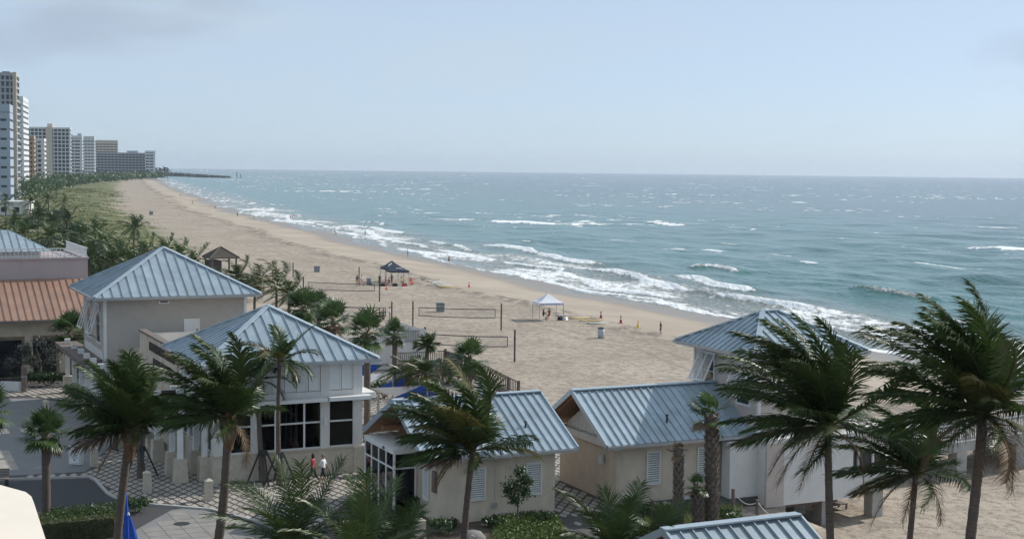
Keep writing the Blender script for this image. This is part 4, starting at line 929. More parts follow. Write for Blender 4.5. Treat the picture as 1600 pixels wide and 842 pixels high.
def coconut_palm(crown, ground, label, rng, Lf=3.4, n=20, wind=.3, r=.17, bend=None, parts=True, nl=46, lw=.05, ll=.75, group='coconut palms in front of the pavilions', fibre=True, yellow=.12, elev=(-.35, 1.25), stakes=False, name='coconut_palm', droop=.22, bias=0.0, ex=.8, hang=.35, dead=0):
    c = Vector(crown); g = Vector(ground); root = empty(name, g, 0, label, 'palm tree', group); c = c - g
    bd = Vector(bend) if bend else Vector((rng.uniform(-.3, .3), rng.uniform(-.3, .3), 0))
    tp = []; K_ = 44
    for i in range(K_ + 1):
        t = i / K_; tp.append(c * t + bd * math.sin(math.pi * t) * (1 if bend else .6))
    rad = [r * (1.0 - .30 * i / K_ + (.45 * max(0, 1 - i / 6.0))) * (1 + .07 * (i % 2)) for i in range(K_ + 1)]
    MB().tube(tp, rad, 10).build('trunk', 'bark', root, True)
    if fibre:
        fb = MB()
        for k in range(16):
            a = k * 2.4; z0 = -rng.uniform(.15, .9); rr_ = r * .8; b0 = c + Vector((math.cos(a) * rr_ * .8, math.sin(a) * rr_ * .8, z0)); fb.bar(b0, b0 + Vector((math.cos(a) * .16, math.sin(a) * .16, .55)), .15, .05, (math.cos(a), math.sin(a), 0))
        fb.tube([c + Vector((0, 0, -1.0)), c + Vector((0, 0, -.4)), c + Vector((0, 0, .25))], [r * .8, r * 1.35, r * .7], 8)
        fb.build('leaf_bases', 'bark_red', root)
    mats = ['coconut', 'coconut_y', 'dead', 'dead']
    big = MB()
    for k in range(n):
        a = k * 2.39996 + rng.uniform(-.25, .25); f = k / (n - 1); el = elev[1] + (elev[0] - elev[1]) * f ** ex + rng.uniform(-.12, .12)
        mb = MB() if parts else big
        L_ = Lf * rng.uniform(.85, 1.1) * (.72 + .28 * math.sin(math.pi * min(1, .25 + f)))
        frond_into(mb, rng, c + Vector((math.sin(a) * r * .5, math.cos(a) * r * .5, .05)), a, el, L_, bias, wind * rng.uniform(.8, 1.2), droop * rng.uniform(.85, 1.2), nl, lw, ll, hang=hang)
        if parts:
            ym = rng.random() < yellow
            mb.build('frond', ['coconut_y' if ym else 'coconut', 'coconut_y'] if not (k == n - 1 and rng.random() < .5) else ['dead', 'dead'], root)
    for k in range(dead):
        mb = MB(); a = rng.uniform(0, 6.28); frond_into(mb, rng, c, a, rng.uniform(-.5, -.1), Lf * rng.uniform(.55, .75), .1, .15, .42, 34, .04, ll * .7, hang=.9); mb.build('dead_frond', ['dead', 'dead'], root)
    if not parts: big.build('crown', ['coconut', 'coconut_y'], root)
    if stakes: stake(root, rng, 0)
    return root
def stake(root, rng, z):
    MB().tube([(0, 0, 1.45), (0, 0, 1.75)], .22, 10).build('collar', 'dark_metal', root)
    for k in range(4):
        a = k * 1.571 + .5; MB().bar((math.cos(a) * .9, math.sin(a) * .9, .0), (math.cos(a) * .2, math.sin(a) * .2, 1.65), .08).build('stake', 'dark_metal', root)
def sabal_palm(crown, ground, label, rng, n=26, size=1.0, parts=True, group='fan palms', boots=False, r=.17, trunk_m='bark', wind=.12, mats=('sabal', 'coconut_y'), top=1.0, low=-.9):
    c = Vector(crown); g = Vector(ground); root = empty('fan_palm', g, 0, label, 'palm tree', group); c = c - g
    K_ = 8; tp = [c * (i / K_) for i in range(K_ + 1)]
    MB().tube(tp, [r * (1.15 if i == 0 else 1) * rng.uniform(.94, 1.06) for i in range(K_ + 1)], 10).build('trunk', trunk_m, root, True)
    if boots:
        bt = MB(); hgt = c.z; k = 0; z = .1
        while z < hgt - .1:
            for j in range(6):
                a = j * 1.047 + (.52 if k % 2 else 0) + rng.uniform(-.1, .1); p = Vector((math.cos(a) * r * .9, math.sin(a) * r * .9, z)) + Vector((c.x * z / hgt, c.y * z / hgt, 0)); o_ = Vector((math.cos(a), math.sin(a), 0)); s_ = Vector((-math.sin(a), math.cos(a), 0)); l = rng.uniform(.2, .34)
                bt.add([p - s_ * .10, p + s_ * .10, p + o_ * .13 + s_ * .05 + Vector((0, 0, l)), p + o_ * .13 - s_ * .05 + Vector((0, 0, l)), p + o_ * .02 + Vector((0, 0, l * .7))], [(0, 1, 2, 3), (3, 2, 4), (0, 3, 4), (1, 4, 2)])
            z += .2; k += 1
        tag(bt.build('leaf_boots', 'bark_boot', root), kind='stuff')
    big = MB()
    for k in range(n):
        a = k * 2.39996 + rng.uniform(-.3, .3); f = k / max(1, n - 1); el = top * 1.3 + (low - top * 1.3) * f + rng.uniform(-.15, .15)
        mb = MB() if parts else big
        d = Vector((math.cos(el) * math.sin(a), math.cos(el) * math.cos(a), math.sin(el))); d = (d + WIND * wind).normalized()
        pl = size * rng.uniform(.55, .85); b0 = c + Vector((0, 0, rng.uniform(-.15, .15))); h = b0 + d * pl; mb.tube([b0, h], [.03, .018], 4, False, 1)
        side = d.cross(Vector((0, 0, 1))); side = side.normalized() if side.length > .05 else Vector((1, 0, 0)); upv = side.cross(d)
        ns = 18; L_ = size * rng.uniform(.72, .95)
        for j in range(ns):
            aa = -2.0 + 4.0 * j / (ns - 1); l = L_ * (.72 + .28 * math.cos(aa)); v = (d * math.cos(aa) + side * math.sin(aa) + upv * (.25 - .25 * abs(math.sin(aa)))).normalized()
            m1 = h + v * (l * .6); tip = m1 + (v + Vector((0, 0, -.55 * rng.uniform(.5, 1.5))) + WIND * wind).normalized() * (l * .42); w_ = v.cross(upv).normalized() * (.055 * size)
            mb.add([h, m1 - w_, m1 + w_, tip], [(0, 1, 2), (1, 3, 2)], 0)
        if parts: mb.build('fan_leaf', [mats[0] if not (f > .85 and rng.random() < .4) else 'dead', mats[1]], root)
    if not parts: big.build('crown', list(mats), root)
    return root
defm('bark_boot', (.19, .16, .135), .9, .35, 5, bump=.4, bscale=10)
def leaves_into(mb, rng, c, rad, n, s, flat=.0, shell=.55):
    for _ in range(n):
        v = Vector((rng.gauss(0, 1), rng.gauss(0, 1), rng.gauss(0, 1))).normalized(); k = shell + (1 - shell) * rng.random()
        k *= .72 + .4 * math.sin(v.x * 5 + c[0]) * math.sin(v.y * 4 + c[1] + v.z * 5)
        p = Vector((c[0] + v.x * rad[0] * k, c[1] + v.y * rad[1] * k, c[2] + v.z * rad[2] * k)); nrm = (v + Vector((rng.gauss(0, .6), rng.gauss(0, .6), rng.gauss(0, .6) + .3))).normalized()
        a = nrm.orthogonal().normalized(); a = (Matrix.Rotation(rng.uniform(0, 6.28), 3, nrm) @ a); b_ = nrm.cross(a); l = s * rng.uniform(.6, 1.3)
        mb.add([p - a * l, p + b_ * l * .5 - nrm * l * .1, p + a * l, p - b_ * l * .5 - nrm * l * .1], [(0, 1, 2, 3)])
def bush(loc, rad, label, rng, n=500, s=.12, m='shrub', group='shrubs around the plaza', lobes=5, name='shrub', cat='shrub', stem=True):
    o = empty(name, loc, 0, label, cat, group); mb = MB()
    for k in range(lobes):
        a = k * 2.4; f = (k / lobes) ** .5; c = (math.cos(a) * rad[0] * .55 * f, math.sin(a) * rad[1] * .55 * f, rad[2] * rng.uniform(.75, 1.15)); leaves_into(mb, rng, c, [q * rng.uniform(.5, .75) for q in rad], n // lobes, s)
    mb.build('foliage', m, o)
    if stem:
        st = MB()
        for k in range(4): a = k * 1.6; st.tube([(0, 0, -.05), (math.cos(a) * rad[0] * .2, math.sin(a) * rad[1] * .2, rad[2] * .7), (math.cos(a) * rad[0] * .5, math.sin(a) * rad[1] * .5, rad[2] * 1.2)], [.05, .035, .01], 5)
        st.build('stem', 'bark', o)
    return o
RG = random.Random
def gz(p):
    u, v = uv(p); 
    if u < 45 and v < 125: return -.03
    return float(ground_z(u, v))
def trunk_to_ground(px, py, lx, ly, depth, z=None):
    """crown seen at (px,py), lower trunk at (lx,ly), both on a plane at that depth: carry the trunk on to the ground"""
    a = W(px, py, depth); b_ = W(lx, ly, depth); z0 = -.03 if z is None else z; k = (a[2] - z0) / (a[2] - b_[2]); return a, a + (b_ - a) * k
c, g = trunk_to_ground(203, 674, 188, 842, 47); coconut_palm(c, g, 'coconut palm with russet fibre collar beside folded blue umbrellas', RG(1), Lf=2.6, n=26, wind=.10, r=.17, yellow=.03, elev=(.05, 1.45), nl=60, lw=.065, ll=.85, droop=.085, bias=.1, ex=1.1, hang=.6, dead=1)
c, g = trunk_to_ground(357, 655, 325, 842, 46); coconut_palm(c, g, 'leaning coconut palm in front of the restaurant, russet fibre below its crown', RG(2), Lf=2.9, n=24, wind=.16, r=.18, yellow=.03, bend=(.35, 0, 0), elev=(-.05, 1.45), nl=62, lw=.065, ll=.9, droop=.085, bias=.15, ex=1.1, hang=.6, dead=1)
c, g = trunk_to_ground(738, 706, 729, 842, 47); coconut_palm(c, g, 'coconut palm standing before the gabled shop front wall', RG(3), Lf=3.1, n=26, wind=.2, r=.14, fibre=False, yellow=.25, elev=(-.1, 1.45), nl=60, lw=.065, ll=.9, droop=.10, bias=.25, ex=1.0, hang=.55, dead=2)
c, g = trunk_to_ground(1293, 668, 1300, 842, 45, -2); coconut_palm(c, g, 'wind-swept coconut palm before the stilted annex, its fronds streaming towards the tower', RG(4), Lf=4.2, n=32, wind=.20, r=.16, fibre=False, yellow=.04, ll=1.05, nl=66, lw=.07, elev=(-.35, 1.5), droop=.085, bias=.28, ex=1.25, hang=.55, dead=4)
c, g = trunk_to_ground(1431, 742, 1421, 842, 47, -2); coconut_palm(c, g, 'shortest of the three wind-swept palms on the sand, crown below the pier deck', RG(5), Lf=3.3, n=24, wind=.3, r=.13, fibre=False, yellow=.05, ll=.85, nl=56, lw=.06, elev=(-.3, 1.4), droop=.11, bias=.25, ex=1.1, hang=.5, dead=3)
c, g = trunk_to_ground(1536, 650, 1505, 842, 42, -2); coconut_palm(c, g, 'tallest wind-swept coconut palm leaning beside the pier ramp', RG(6), Lf=4.1, n=36, wind=.19, r=.19, fibre=False, yellow=.04, ll=1.1, bend=(.25, 0, 0), nl=66, lw=.07, elev=(-.4, 1.5), droop=.08, bias=.25, ex=1.25, hang=.55, dead=4)
p = G(437, 757); c = W(437, 566, p[1]); coconut_palm(c, p, 'slender staked palm before the restaurant window nearest the walkers', RG(7), Lf=2.5, n=17, wind=.12, r=.13, fibre=False, stakes=True, ll=.75, lw=.07)
p = G(411, 753); c = W(404, 596, p[1]); coconut_palm(c, p, 'darker staked palm just behind the slender staked one', RG(8), Lf=2.3, n=14, wind=.12, r=.15, fibre=False, stakes=True, ll=.6)
p = G(221, 746); c = W(217, 640, p[1]); coconut_palm(c, p, 'staked young palm half hidden behind the russet-collared palm', RG(9), Lf=1.9, n=12, wind=.1, r=.17, fibre=False, stakes=True, ll=.5)
p = G(178, 702); c = W(182, 622, p[1]); coconut_palm(c, p, 'staked young palm on the paving beside the driveway edge', RG(19), Lf=1.7, n=12, wind=.1, r=.14, fibre=False, stakes=True, ll=.5)
for (px, py, dp, n, lf, sd, lb) in ((455, 858, 43, 18, 3.0, 10, 'low palm crown whose fronds rise from the bottom edge under the walkers'), (560, 872, 42, 16, 2.7, 11, 'low palm crown at the bottom edge before the shop porch'), (618, 868, 46, 13, 2.0, 21, 'small palm crown at the bottom edge below the shop meter box'), (958, 862, 44, 15, 2.5, 12, 'low palm crown at the bottom edge between the two gabled buildings'), (1030, 850, 50, 11, 1.7, 13, 'small palm crown at the bottom edge beside the near roof')):
    a = W(px, py, dp); coconut_palm(a, (a[0], a[1], -.03), lb, RG(sd), Lf=lf, n=n, wind=.08, r=.14, fibre=False, elev=(.1, 1.4), yellow=.0, droop=.13, group='palm crowns along the bottom edge', lw=.05, ll=.75)
sabal_palm(W(72, 678, G(72, 822)[1]), G(72, 822), 'fan palm with full round crown standing over the clipped hedge', RG(14), n=30, size=.98, r=.2)
sabal_palm(W(-18, 640, 66), (*W(-18, 640, 66)[:2], 0), 'fan palm mostly cut off by the picture edge above the driveway', RG(33), n=24, size=.95)
def booted(px, yt, yb, r, n, size, lb, sd, mats=('sabal', 'coconut_y'), lean=0): p = G(px, yb); c = W(px + lean, yt, p[1]); return sabal_palm(c, p, lb, RG(sd), n=n, size=size, boots=True, r=r, group='fan palms with criss-cross leaf boots', mats=mats, wind=.5)
booted(1112, 650, 818, .3, 14, .95, 'thick-trunked fan palm with criss-cross boots and tattered crown', 15); booted(1060, 702, 824, .19, 5, .45, 'thin booted palm trunk topped by a few dead leaves', 16, ('dead', 'dead')); booted(1090, 762, 822, .2, 9, .55, 'short booted fan palm with small green crown between two taller trunks', 17)
# palms and sails court behind the restaurant
for (px, py, dp, sz, sd, lb) in ((574, 520, 87, 1.15, 40, 'tall fan palm just past the restaurant roof corner'), (521, 503, 116, 1.4, 41, 'fan palm showing over the restaurant roof slope'), (474, 482, 122, 1.4, 42, 'fan palm between the restaurant roof and the rear pergola'), (617, 523, 108, .9, 43, 'small ragged fan palm against the white court wall'), (734, 560, 100, 1.15, 44, 'fan palm beside the wooden beach stairs'), (498, 478, 140, 1.2, 56, 'fan palm on the sand side of the rear pergola')):
    a = W(px, py, dp); sabal_palm(a, (a[0], a[1], gz(a)), lb, RG(sd), n=26, size=sz, r=.2, wind=.2)
for (px, py, dp, lf, sd, lb) in ((636, 585, 94, 1.9, 45, 'wind-bent coconut palm above the blue and white sails'), (664, 585, 92, 1.7, 46, 'ragged coconut palm at the right end of the sails'), (668, 540, 104, .9, 47, 'thin yellowing palm beside the deck railing'), (432, 448, 132, 3.6, 48, 'coconut palm with bright fronds behind the rear pergola'), (400, 440, 150, 3.4, 49, 'coconut palm between the thatched hut and the rear pergola'), (452, 462, 126, 3.2, 50, 'low coconut palm touching the rear pergola roof'), (371, 432, 150, 2.6, 57, 'short palm just below the thatched hut')):
    a = W(px, py, dp); coconut_palm(a, (a[0], a[1], gz(a)), lb, RG(sd), Lf=lf, n=15, wind=.3, r=.16, fibre=False, nl=26, lw=.09, ll=.8, group='coconut palms behind the pavilions', yellow=.2, parts=lf > 1)
# left-hand palm grove towards the dune
grove = [(20, 292, 7), (62, 288, 7), (40, 292, 7), (88, 292, 6), (75, 312, 7), (100, 318, 6), (22, 348, 7), (60, 338, 7), (82, 350, 6.5), (105, 345, 6.5), (128, 372, 6), (160, 385, 5.5), (188, 398, 5), (210, 358, 6), (150, 362, 4.5), (38, 365, 6), (8, 385, 7), (110, 392, 5.5), (225, 398, 4.5), (255, 395, 4), (75, 372, 6), (140, 405, 5.5), (172, 410, 5), (48, 318, 6.5), (8, 318, 7), (280, 402, 3.5), (300, 412, 3.5), (205, 415, 4.5)]
gl = ['standing highest at the picture edge', 'before the brown condo block', 'before the tall tower base', 'below the wide condo block', 'beside the low white house', 'at the seaward edge beyond the white house', 'in front of the low white house', 'over the white house roof end', 'among the sea grapes', 'on the dune side of the grove', 'above the sea grape thicket', 'over the bright undergrowth', 'just above the upper pavilion roof peak', 'dark and lone on the dune edge', 'small one between sea grapes', 'behind the blue railed roof', 'at the picture edge above the blue roof', 'over the railing corner', 'to the seaward side of the roof peak', 'low beside the dune tip', 'behind the grove front row', 'directly over the parapet end', 'touching the upper pavilion roof slope', 'behind the white house', 'at the picture edge by the white house', 'low at the dune tip', 'lowest one above the seaward roof hip', 'close behind the pyramid roof peak']
for i, ((px, py, z), lb) in enumerate(zip(grove, gl)):
    a = G(px, py, z); g0 = (a[0], a[1], gz(a) - .2); dist = a[1]
    coconut_palm(a, g0, 'grove coconut palm ' + lb, RG(100 + i), Lf=3.6 if dist < 350 else 4.2, n=18 if dist < 300 else 14, wind=.22, r=.2, fibre=False, parts=False, nl=15, lw=.16, ll=.95, group='coconut palms of the grove by the dune')
seagrape = [(112, 352, 3.5, 6), (140, 374, 3.2, 6), (90, 372, 3.5, 6), (60, 395, 3.5, 8), (170, 392, 3, 7), (110, 405, 3, 7), (30, 405, 3.5, 7), (200, 408, 2.5, 6), (140, 420, 3, 6), (235, 412, 2.2, 5), (45, 340, 3.5, 7), (20, 375, 3.5, 8), (70, 325, 3.4, 7), (265, 408, 2, 5), (310, 418, 1.8, 4.5), (345, 430, 1.6, 4), (385, 438, 1.6, 4), (92, 330, 3, 6)]
sgl = ['on the dune side of the grove beyond the white house', 'bulging towards the dune above the lone palm', 'in the middle of the grove', 'just above the blue railed roof', 'between the lone palm and the roof peak', 'behind the corner of the roof railing', 'above the blue upper roof', 'nearest the upper pavilion roof peak', 'over the end of the pink parapet', 'on the seaward slope of the pyramid roof', 'in front of the low white house', 'at the foot of the palms by the picture edge', 'beside the white house end wall', 'behind the seaward roof hip', 'low beside the dune tip', 'just below the thatched hut', 'between thatched hut and rear pergola', 'farthest up the dune edge']
for i, (px, py, z, r_) in enumerate(seagrape):
    a = G(px, py, z); g0 = gz(a); bush((a[0], a[1], g0 - .3), (r_ * .8, r_, (z - g0) * .8), 'sea grape thicket ' + sgl[i], RG(200 + i), n=1500, s=.34, m='seagrape' if i % 3 else 'shrub', group='sea grape thickets under the grove', lobes=7, stem=False, name='sea_grape')
# dune grass tufts
dg = MB(); rg = RG(77); cnt = 0
while cnt < 13000:
    v = 190 + (rg.random() ** 2.0) * 900; d = rg.uniform(44, 44 + 40 + v * .06); u = float(ushore(v)) - d
    bd = (56. if v < 300 else 46.) + 6
    if d < bd + rg.gauss(0, 5): continue
    if vnoise(np.array([u / 9.]), np.array([v / 16.]), 44)[0] < .36: continue
    p = B(u, v, float(ground_z(u, v))); s = .5 + v / 500.; cnt += 1
    for k in range(3):
        a = rg.uniform(0, 6.28); h = rg.uniform(.14, .34) * (1 + v / 900.); w_ = .10 * s; x, y = p[0] + rg.gauss(0, .4), p[1] + rg.gauss(0, .4)
        dg.add([(x - math.cos(a) * w_, y - math.sin(a) * w_, p[2] - .05), (x + math.cos(a) * w_, y + math.sin(a) * w_, p[2] - .05), (x + math.cos(a) * w_ * .6 - h * .5, y + math.sin(a) * w_ * .6 - .1, p[2] + h)], [(0, 1, 2)])
tag(dg.build('dune_grass', 'dune_grass'), 'tufts of green grass covering the dune beside the beach', 'grass', kind='stuff')
# far palms by the jetty and along the condo feet
for i, (px, py) in enumerate(((236, 268), (243, 266), (250, 267), (257, 265.5), (262, 268))):
    a = W(px, py, 2150); coconut_palm(a, (a[0], a[1], -1.5), ('%s of the row of five far palms at the jetty root' % ('first', 'second', 'middle', 'fourth', 'last')[i]), RG(300 + i), Lf=7.5, n=12, wind=.2, r=.5, fibre=False, parts=False, nl=8, lw=1.2, ll=2.4, group='far palms at the jetty root')
tl = MB(); rg = RG(9)
for px in np.arange(30, 250, 1.6):
    dp = 560 + (px - 30) * 7.3; top = 276 - 10 * rg.random() if px < 160 else 271 - 5 * rg.random(); a = W(px, top, dp); h = max(2, a[2] + 1); leaves_into(tl, rg, (a[0], a[1] + rg.uniform(-20, 20), h * .45), (dp * .006, 6, h * .55), 60, dp * .0011)
tag(tl.build('coastal_trees', 'seagrape'), 'far band of dark trees along the feet of the condo blocks', 'trees', kind='stuff')
# small tree, shrubs, hedge, ground cover
p = G(808, 822); o = empty('young_tree', p, 0, 'small leafy round tree on a thin stem beside the shop wall', 'tree'); mb = MB(); rg = RG(21)
for c_, r_ in (((0, 0, 2.1), .75), ((.35, 0, 1.7), .6), ((-.4, .1, 1.75), .6), ((.1, .2, 2.6), .5), ((-.15, -.1, 1.35), .5), ((.45, 0, 2.2), .4)): leaves_into(mb, rg, c_, (r_, r_, r_), 260, .085, shell=.3)
mb.build('crown', 'shrub', o); MB().tube([(0, 0, 0), (.03, 0, 1.0), (0, 0, 2.4)], [.04, .035, .015], 6).build('trunk', 'bark', o); MB().tube([(0, 0, 1.1), (.4, .1, 1.9)], [.02, .01], 5).tube([(0, 0, 1.2), (-.4, .1, 2.0)], [.02, .01], 5).build('branch', 'bark', o)
sh = [(690, 836, .8, .6, 'dark shrub at the foot of the glazed porch'), (650, 800, .9, .7, 'dark shrub in front of the porch panes'), (600, 770, .9, .6, 'shrub in front of the porch beside the walkers'), (705, 826, .5, .35, 'small spiky shrub at the shop wall corner'), (770, 824, .6, .35, 'shrub under the second shop louvre'), (852, 818, .5, .4, 'grassy shrub at the shop wall end'), (1000, 806, 1.0, .45, 'dark clump below the louvre of the second gabled building'), (1045, 812, .9, .4, 'low clump before the booted palms'), (1140, 812, .9, .35, 'low green clump beside the booted palms'), (700, 600, 1.6, 1.4, 'leafy bush behind the sails'), (660, 622, 1.6, 1.0, 'bush below the sail edge'), (735, 600, 1.5, 1.2, 'bush under the beach stairs'), (600, 622, 1.4, .9, 'bush between sail masts'), (215, 800, .9, .5, 'bush beside the folded umbrellas')]
for i, (px, py, r_, h_, lb) in enumerate(sh):
    p = G(px, py); bush((p[0], p[1], -.03), (r_, r_, h_), lb, RG(400 + i), n=420, s=.10 if py > 700 else .16)
for i, (px, py, w_, m_, lb) in enumerate(((103, 838, 2.1, 'hedge', 'clipped bright green hedge at the foot of the fan palm'), (140, 826, 1.6, 'shrub', 'darker flowering hedge behind the clipped bright one'))):
    p = G(px, py); o = empty('hedge', p, ROTZ, lb, 'hedge'); mb = MB(); rg = RG(500 + i)
    for k in range(5200):
        f = rg.randrange(3); x, y, z = rg.uniform(-w_, w_), rg.uniform(-.9, .9), rg.uniform(0, .95)
        if f == 0: z = .95 + rg.gauss(0, .03)
        elif f == 1: y = -.9 + rg.gauss(0, .03)
        else: x = w_ * rg.choice((-1, 1)) + rg.gauss(0, .03)
        leaves_into(mb, rg, (x, y, z), (.03, .03, .03), 1, .055)
    mb.build('foliage', m_, o); MB().box(-w_ + .08, w_ - .08, -.82, .82, 0, .86).build('inner_twigs', 'soil', o)
gc = MB(); rg = RG(61)
for _ in range(5000):
    x, y = rg.uniform(770, 900), rg.uniform(806, 850)
    if x > 868 + (y - 806) * .6: continue
    p = G(x, y); leaves_into(gc, rg, (p[0], p[1], rg.uniform(.02, .3)), (.05, .05, .05), 1, .085)
tag(gc.build('ground_cover', 'hedge'), 'bright low ground cover beside the shop path', 'ground cover', kind='stuff')
sheet('planting_bed', gpoly([(560, 770), (640, 755), (672, 815), (868, 806), (905, 850), (905, 960), (500, 960), (520, 800)]), .03, 'soil', .05)
gr = MB(); rg = RG(62)
for _ in range(2600):
    x, y = rg.uniform(975, 1160), rg.uniform(790, 835); p = G(x, y); a = rg.uniform(0, 6.28); h = rg.uniform(.15, .4); gr.add([(p[0] - .03 * math.cos(a), p[1] - .03 * math.sin(a), -.03), (p[0] + .03 * math.cos(a), p[1] + .03 * math.sin(a), -.03), (p[0] - h * .4 + rg.gauss(0, .06), p[1] + rg.gauss(0, .1), h)], [(0, 1, 2)])
tag(gr.build('lawn_grass', 'dune_grass'), 'short grass at the foot of the booted palms', 'grass', kind='stuff')
# silvery tree and fan palm in front of the arcade
p = G(62, 598); o = empty('silver_tree', p, 0, 'dark silvery-leaved tree before the arcade wall', 'tree'); mb = MB(); rg = RG(71)
for k in range(9): leaves_into(mb, rg, (rg.uniform(-2.0, 2.0), rg.uniform(-.8, .8), rg.uniform(1.6, 3.6)), (1.0, .9, .7), 330, .10, shell=.2)
mb.build('crown', leaf_mat('silver_leaf', (.09, .10, .085), .4, .1), o); MB().tube([(0, 0, 0), (.1, 0, 1.5), (-.3, 0, 3)], [.14, .1, .04], 7).build('trunk', 'bark', o)
for a in (-.9, .8): MB().tube([(.05, 0, 1.0), (a, .2, 2.6)], [.07, .03], 6).build('branch', 'bark', o)
a = W(108, 520, G(110, 597)[1] - 2); sabal_palm(a, (a[0], a[1], 0), 'shaggy fan palm between the arcade and the upper pavilion', RG(72), n=34, size=1.25, r=.25, low=-1.3)
o = bush((*G(75, 603)[:2], -.03), (3.2, .8, .8), 'dark low hedge along the arcade front', RG(73), n=1500, s=.12, lobes=9)
# ================================================================ BEACH THINGS
def GB(px, py):
    z = -1.2
    for _ in range(4):
        p = G(px, py, z); z = gz(p)
    return G(px, py, z)
def post(px, yb, h, label, grp='volleyball posts', r=.085):
    p = GB(px, yb); o = empty('volleyball_post', p, 0, label, 'post', grp)
    MB().tube([(0, 0, -.3), (0, 0, h)], r, 10).build('shaft', 'dark_wood', o); MB().tube([(0, 0, h * .72), (0, 0, h * .72 + .08)], r + .025, 10).build('clamp', 'dark_metal', o); MB().tube([(0, 0, h), (0, 0, h + .03)], r + .012, 10).build('cap', 'dark_metal', o)
    return p
def net(pa, pb, label, inset=.7, top=2.35, hgt=.95):
    a = Vector(pa); b_ = Vector(pb); d = (b_ - a).normalized(); a2 = a + d * inset; b2 = b_ - d * inset; o = empty('volleyball_net', a, 0, label, 'net', 'volleyball nets')
    up = Vector((0, 0, 1)); n = 14
    def q(t, z): p = a2.lerp(b2, t) - a; return (p.x, p.y, p.z + z - .07 * math.sin(math.pi * t))
    for nm, z in (('top_tape', top), ('bottom_tape', top - hgt)):
        mb = MB()
        for i in range(n): mb.bar(q(i / n, z), q((i + 1) / n, z), .03, .085)
        mb.build(nm, 'navy_cloth', o)
    for t in (0, 1): MB().bar(q(t, top - hgt + .04), q(t, top - .04), .07).build('side_tape', 'navy_cloth', o)
    m_ = MB()
    for i in range(1, 90): m_.bar(q(i / 90, top - hgt), q(i / 90, top), .006)
    for k in range(1, 9): m_.bar(q(0, top - hgt * k / 9), q(1, top - hgt * k / 9), .006)
    tag(m_.build('mesh', 'dark_metal', o), kind='stuff')
    for t, e in ((0, a), (1, b_)):
        c_ = MB()
        for z in (top, top - hgt): c_.bar(q(t, z), tuple(e - a + Vector((0, 0, z))), .015)
        c_.build('cord', 'dark_metal', o)
a1 = post(593, 471, 3.0, 'post at the seaward end of the farthest hung net'); a0 = post(474, 467, 3.0, 'post at the palm end of the farthest hung net')
b1 = post(612, 513, 3.0, 'post beside the people sitting behind the court wall'); b0 = post(486, 510, 3.0, 'post hidden among palms at the end of the second net')
c0 = post(645, 512, 3.0, 'post beside the white court wall'); c1 = post(783, 516, 3.0, 'post at the open end of the net with the bin behind')
d0 = post(664, 560, 3.0, 'post behind the deck railing'); d1 = post(804, 565, 3.0, 'nearest post, standing clear on the sand')
post(561, 443, 2.6, 'post standing by two people and a grey bin'); post(458, 433, 2.4, 'bare post left of the grey rubbish box'); post(426, 433, 2.4, 'bare post close to the bright coconut palm')
net(a0, a1, 'farthest volleyball net below the navy tents'); net(b0, b1, 'volleyball net partly hidden by fan palms'); net(c0, c1, 'volleyball net in front of the green-lidded bin'); net(d0, d1, 'nearest volleyball net beyond the wooden stairs')
def bin_(px, yb, h, r, body, lid, label, square=False):
    p = GB(px, yb); o = empty('litter_bin', p, R(20), label, 'bin', 'litter bins on the sand')
    if square: MB().box(-r, r, -r, r, -.05, h, taper=-.04).build('body', body, o); MB().box(-r - .06, r + .06, -r - .06, r + .06, h, h + .12, taper=.05).build('lid', lid, o)
    else:
        MB().tube([(0, 0, -.05), (0, 0, h * .5), (0, 0, h)], [r * .92, r, r], 14).build('body', body, o, True); MB().tube([(0, 0, h), (0, 0, h + .05), (0, 0, h + .14)], [r + .04, r + .04, r * .5], 14).build('lid', lid, o)
        for z in (h * .3, h * .66): MB().tube([(0, 0, z), (0, 0, z + .04)], r * 1.03, 14).build('hoop', body, o)
defm('bin_blue', (.42, .47, .52), .6, .15, 4); defm('bin_grey', (.22, .24, .25), .6, .15, 4)
bin_(939, 528, 1.05, .36, 'bin_blue', 'dark_metal', 'pale blue barrel bin with dark lid alone on open sand'); bin_(577, 445, .95, .42, 'bin_grey', 'bin_grey', 'grey barrel bin beside the two people at a post')
bin_(688, 487, 1.0, .40, 'bin_grey', 'green_paint', 'square grey bin with green lid behind a net', True); bin_(495, 425, .95, .4, 'bin_grey', 'bin_grey', 'square grey rubbish box on empty sand', True); bin_(236, 336, 1.3, .6, 'bin_grey', 'bin_grey', 'distant grey bin near the dune', True)
def tent(p, w, h, ze, m, label, rz=0.0, trim=None, legs='galv'):
    o = empty('canopy_tent', p, rz, label, 'tent'); mb = MB(); n = 8; a = w / 2
    ring = []
    for i in range(5):
        t = i / 4; rr_ = a * (1 - t); z = ze + (h - ze) * (t ** 1.25 if t else 0); rr_ = max(rr_, .02); ring.append([(-rr_, -rr_, z), (0, -rr_ , z - (.10 * (1 - t)) * 0), (rr_, -rr_, z), (rr_, 0, z), (rr_, rr_, z), (0, rr_, z), (-rr_, rr_, z), (-rr_, 0, z)])
    for i in range(4):
        for k in range(8): mb.add([ring[i][k], ring[i][(k + 1) % 8], ring[i + 1][(k + 1) % 8], ring[i + 1][k]], [(0, 1, 2, 3)])
    mb.build('canopy', m, o)
    vb = MB(); e = ring[0]
    for k in range(8):
        q, s = e[k], e[(k + 1) % 8]; vb.add([q, s, (s[0], s[1], s[2] - .28), (q[0], q[1], q[2] - .28)], [(0, 1, 2, 3)])
    vb.build('valance', trim or m, o)
    for x in (-1, 1):
        for y in (-1, 1): MB().box(x * a * .97 - .03, x * a * .97 + .03, y * a * .97 - .03, y * a * .97 + .03, -.1, ze).build('leg', legs, o)
    return o
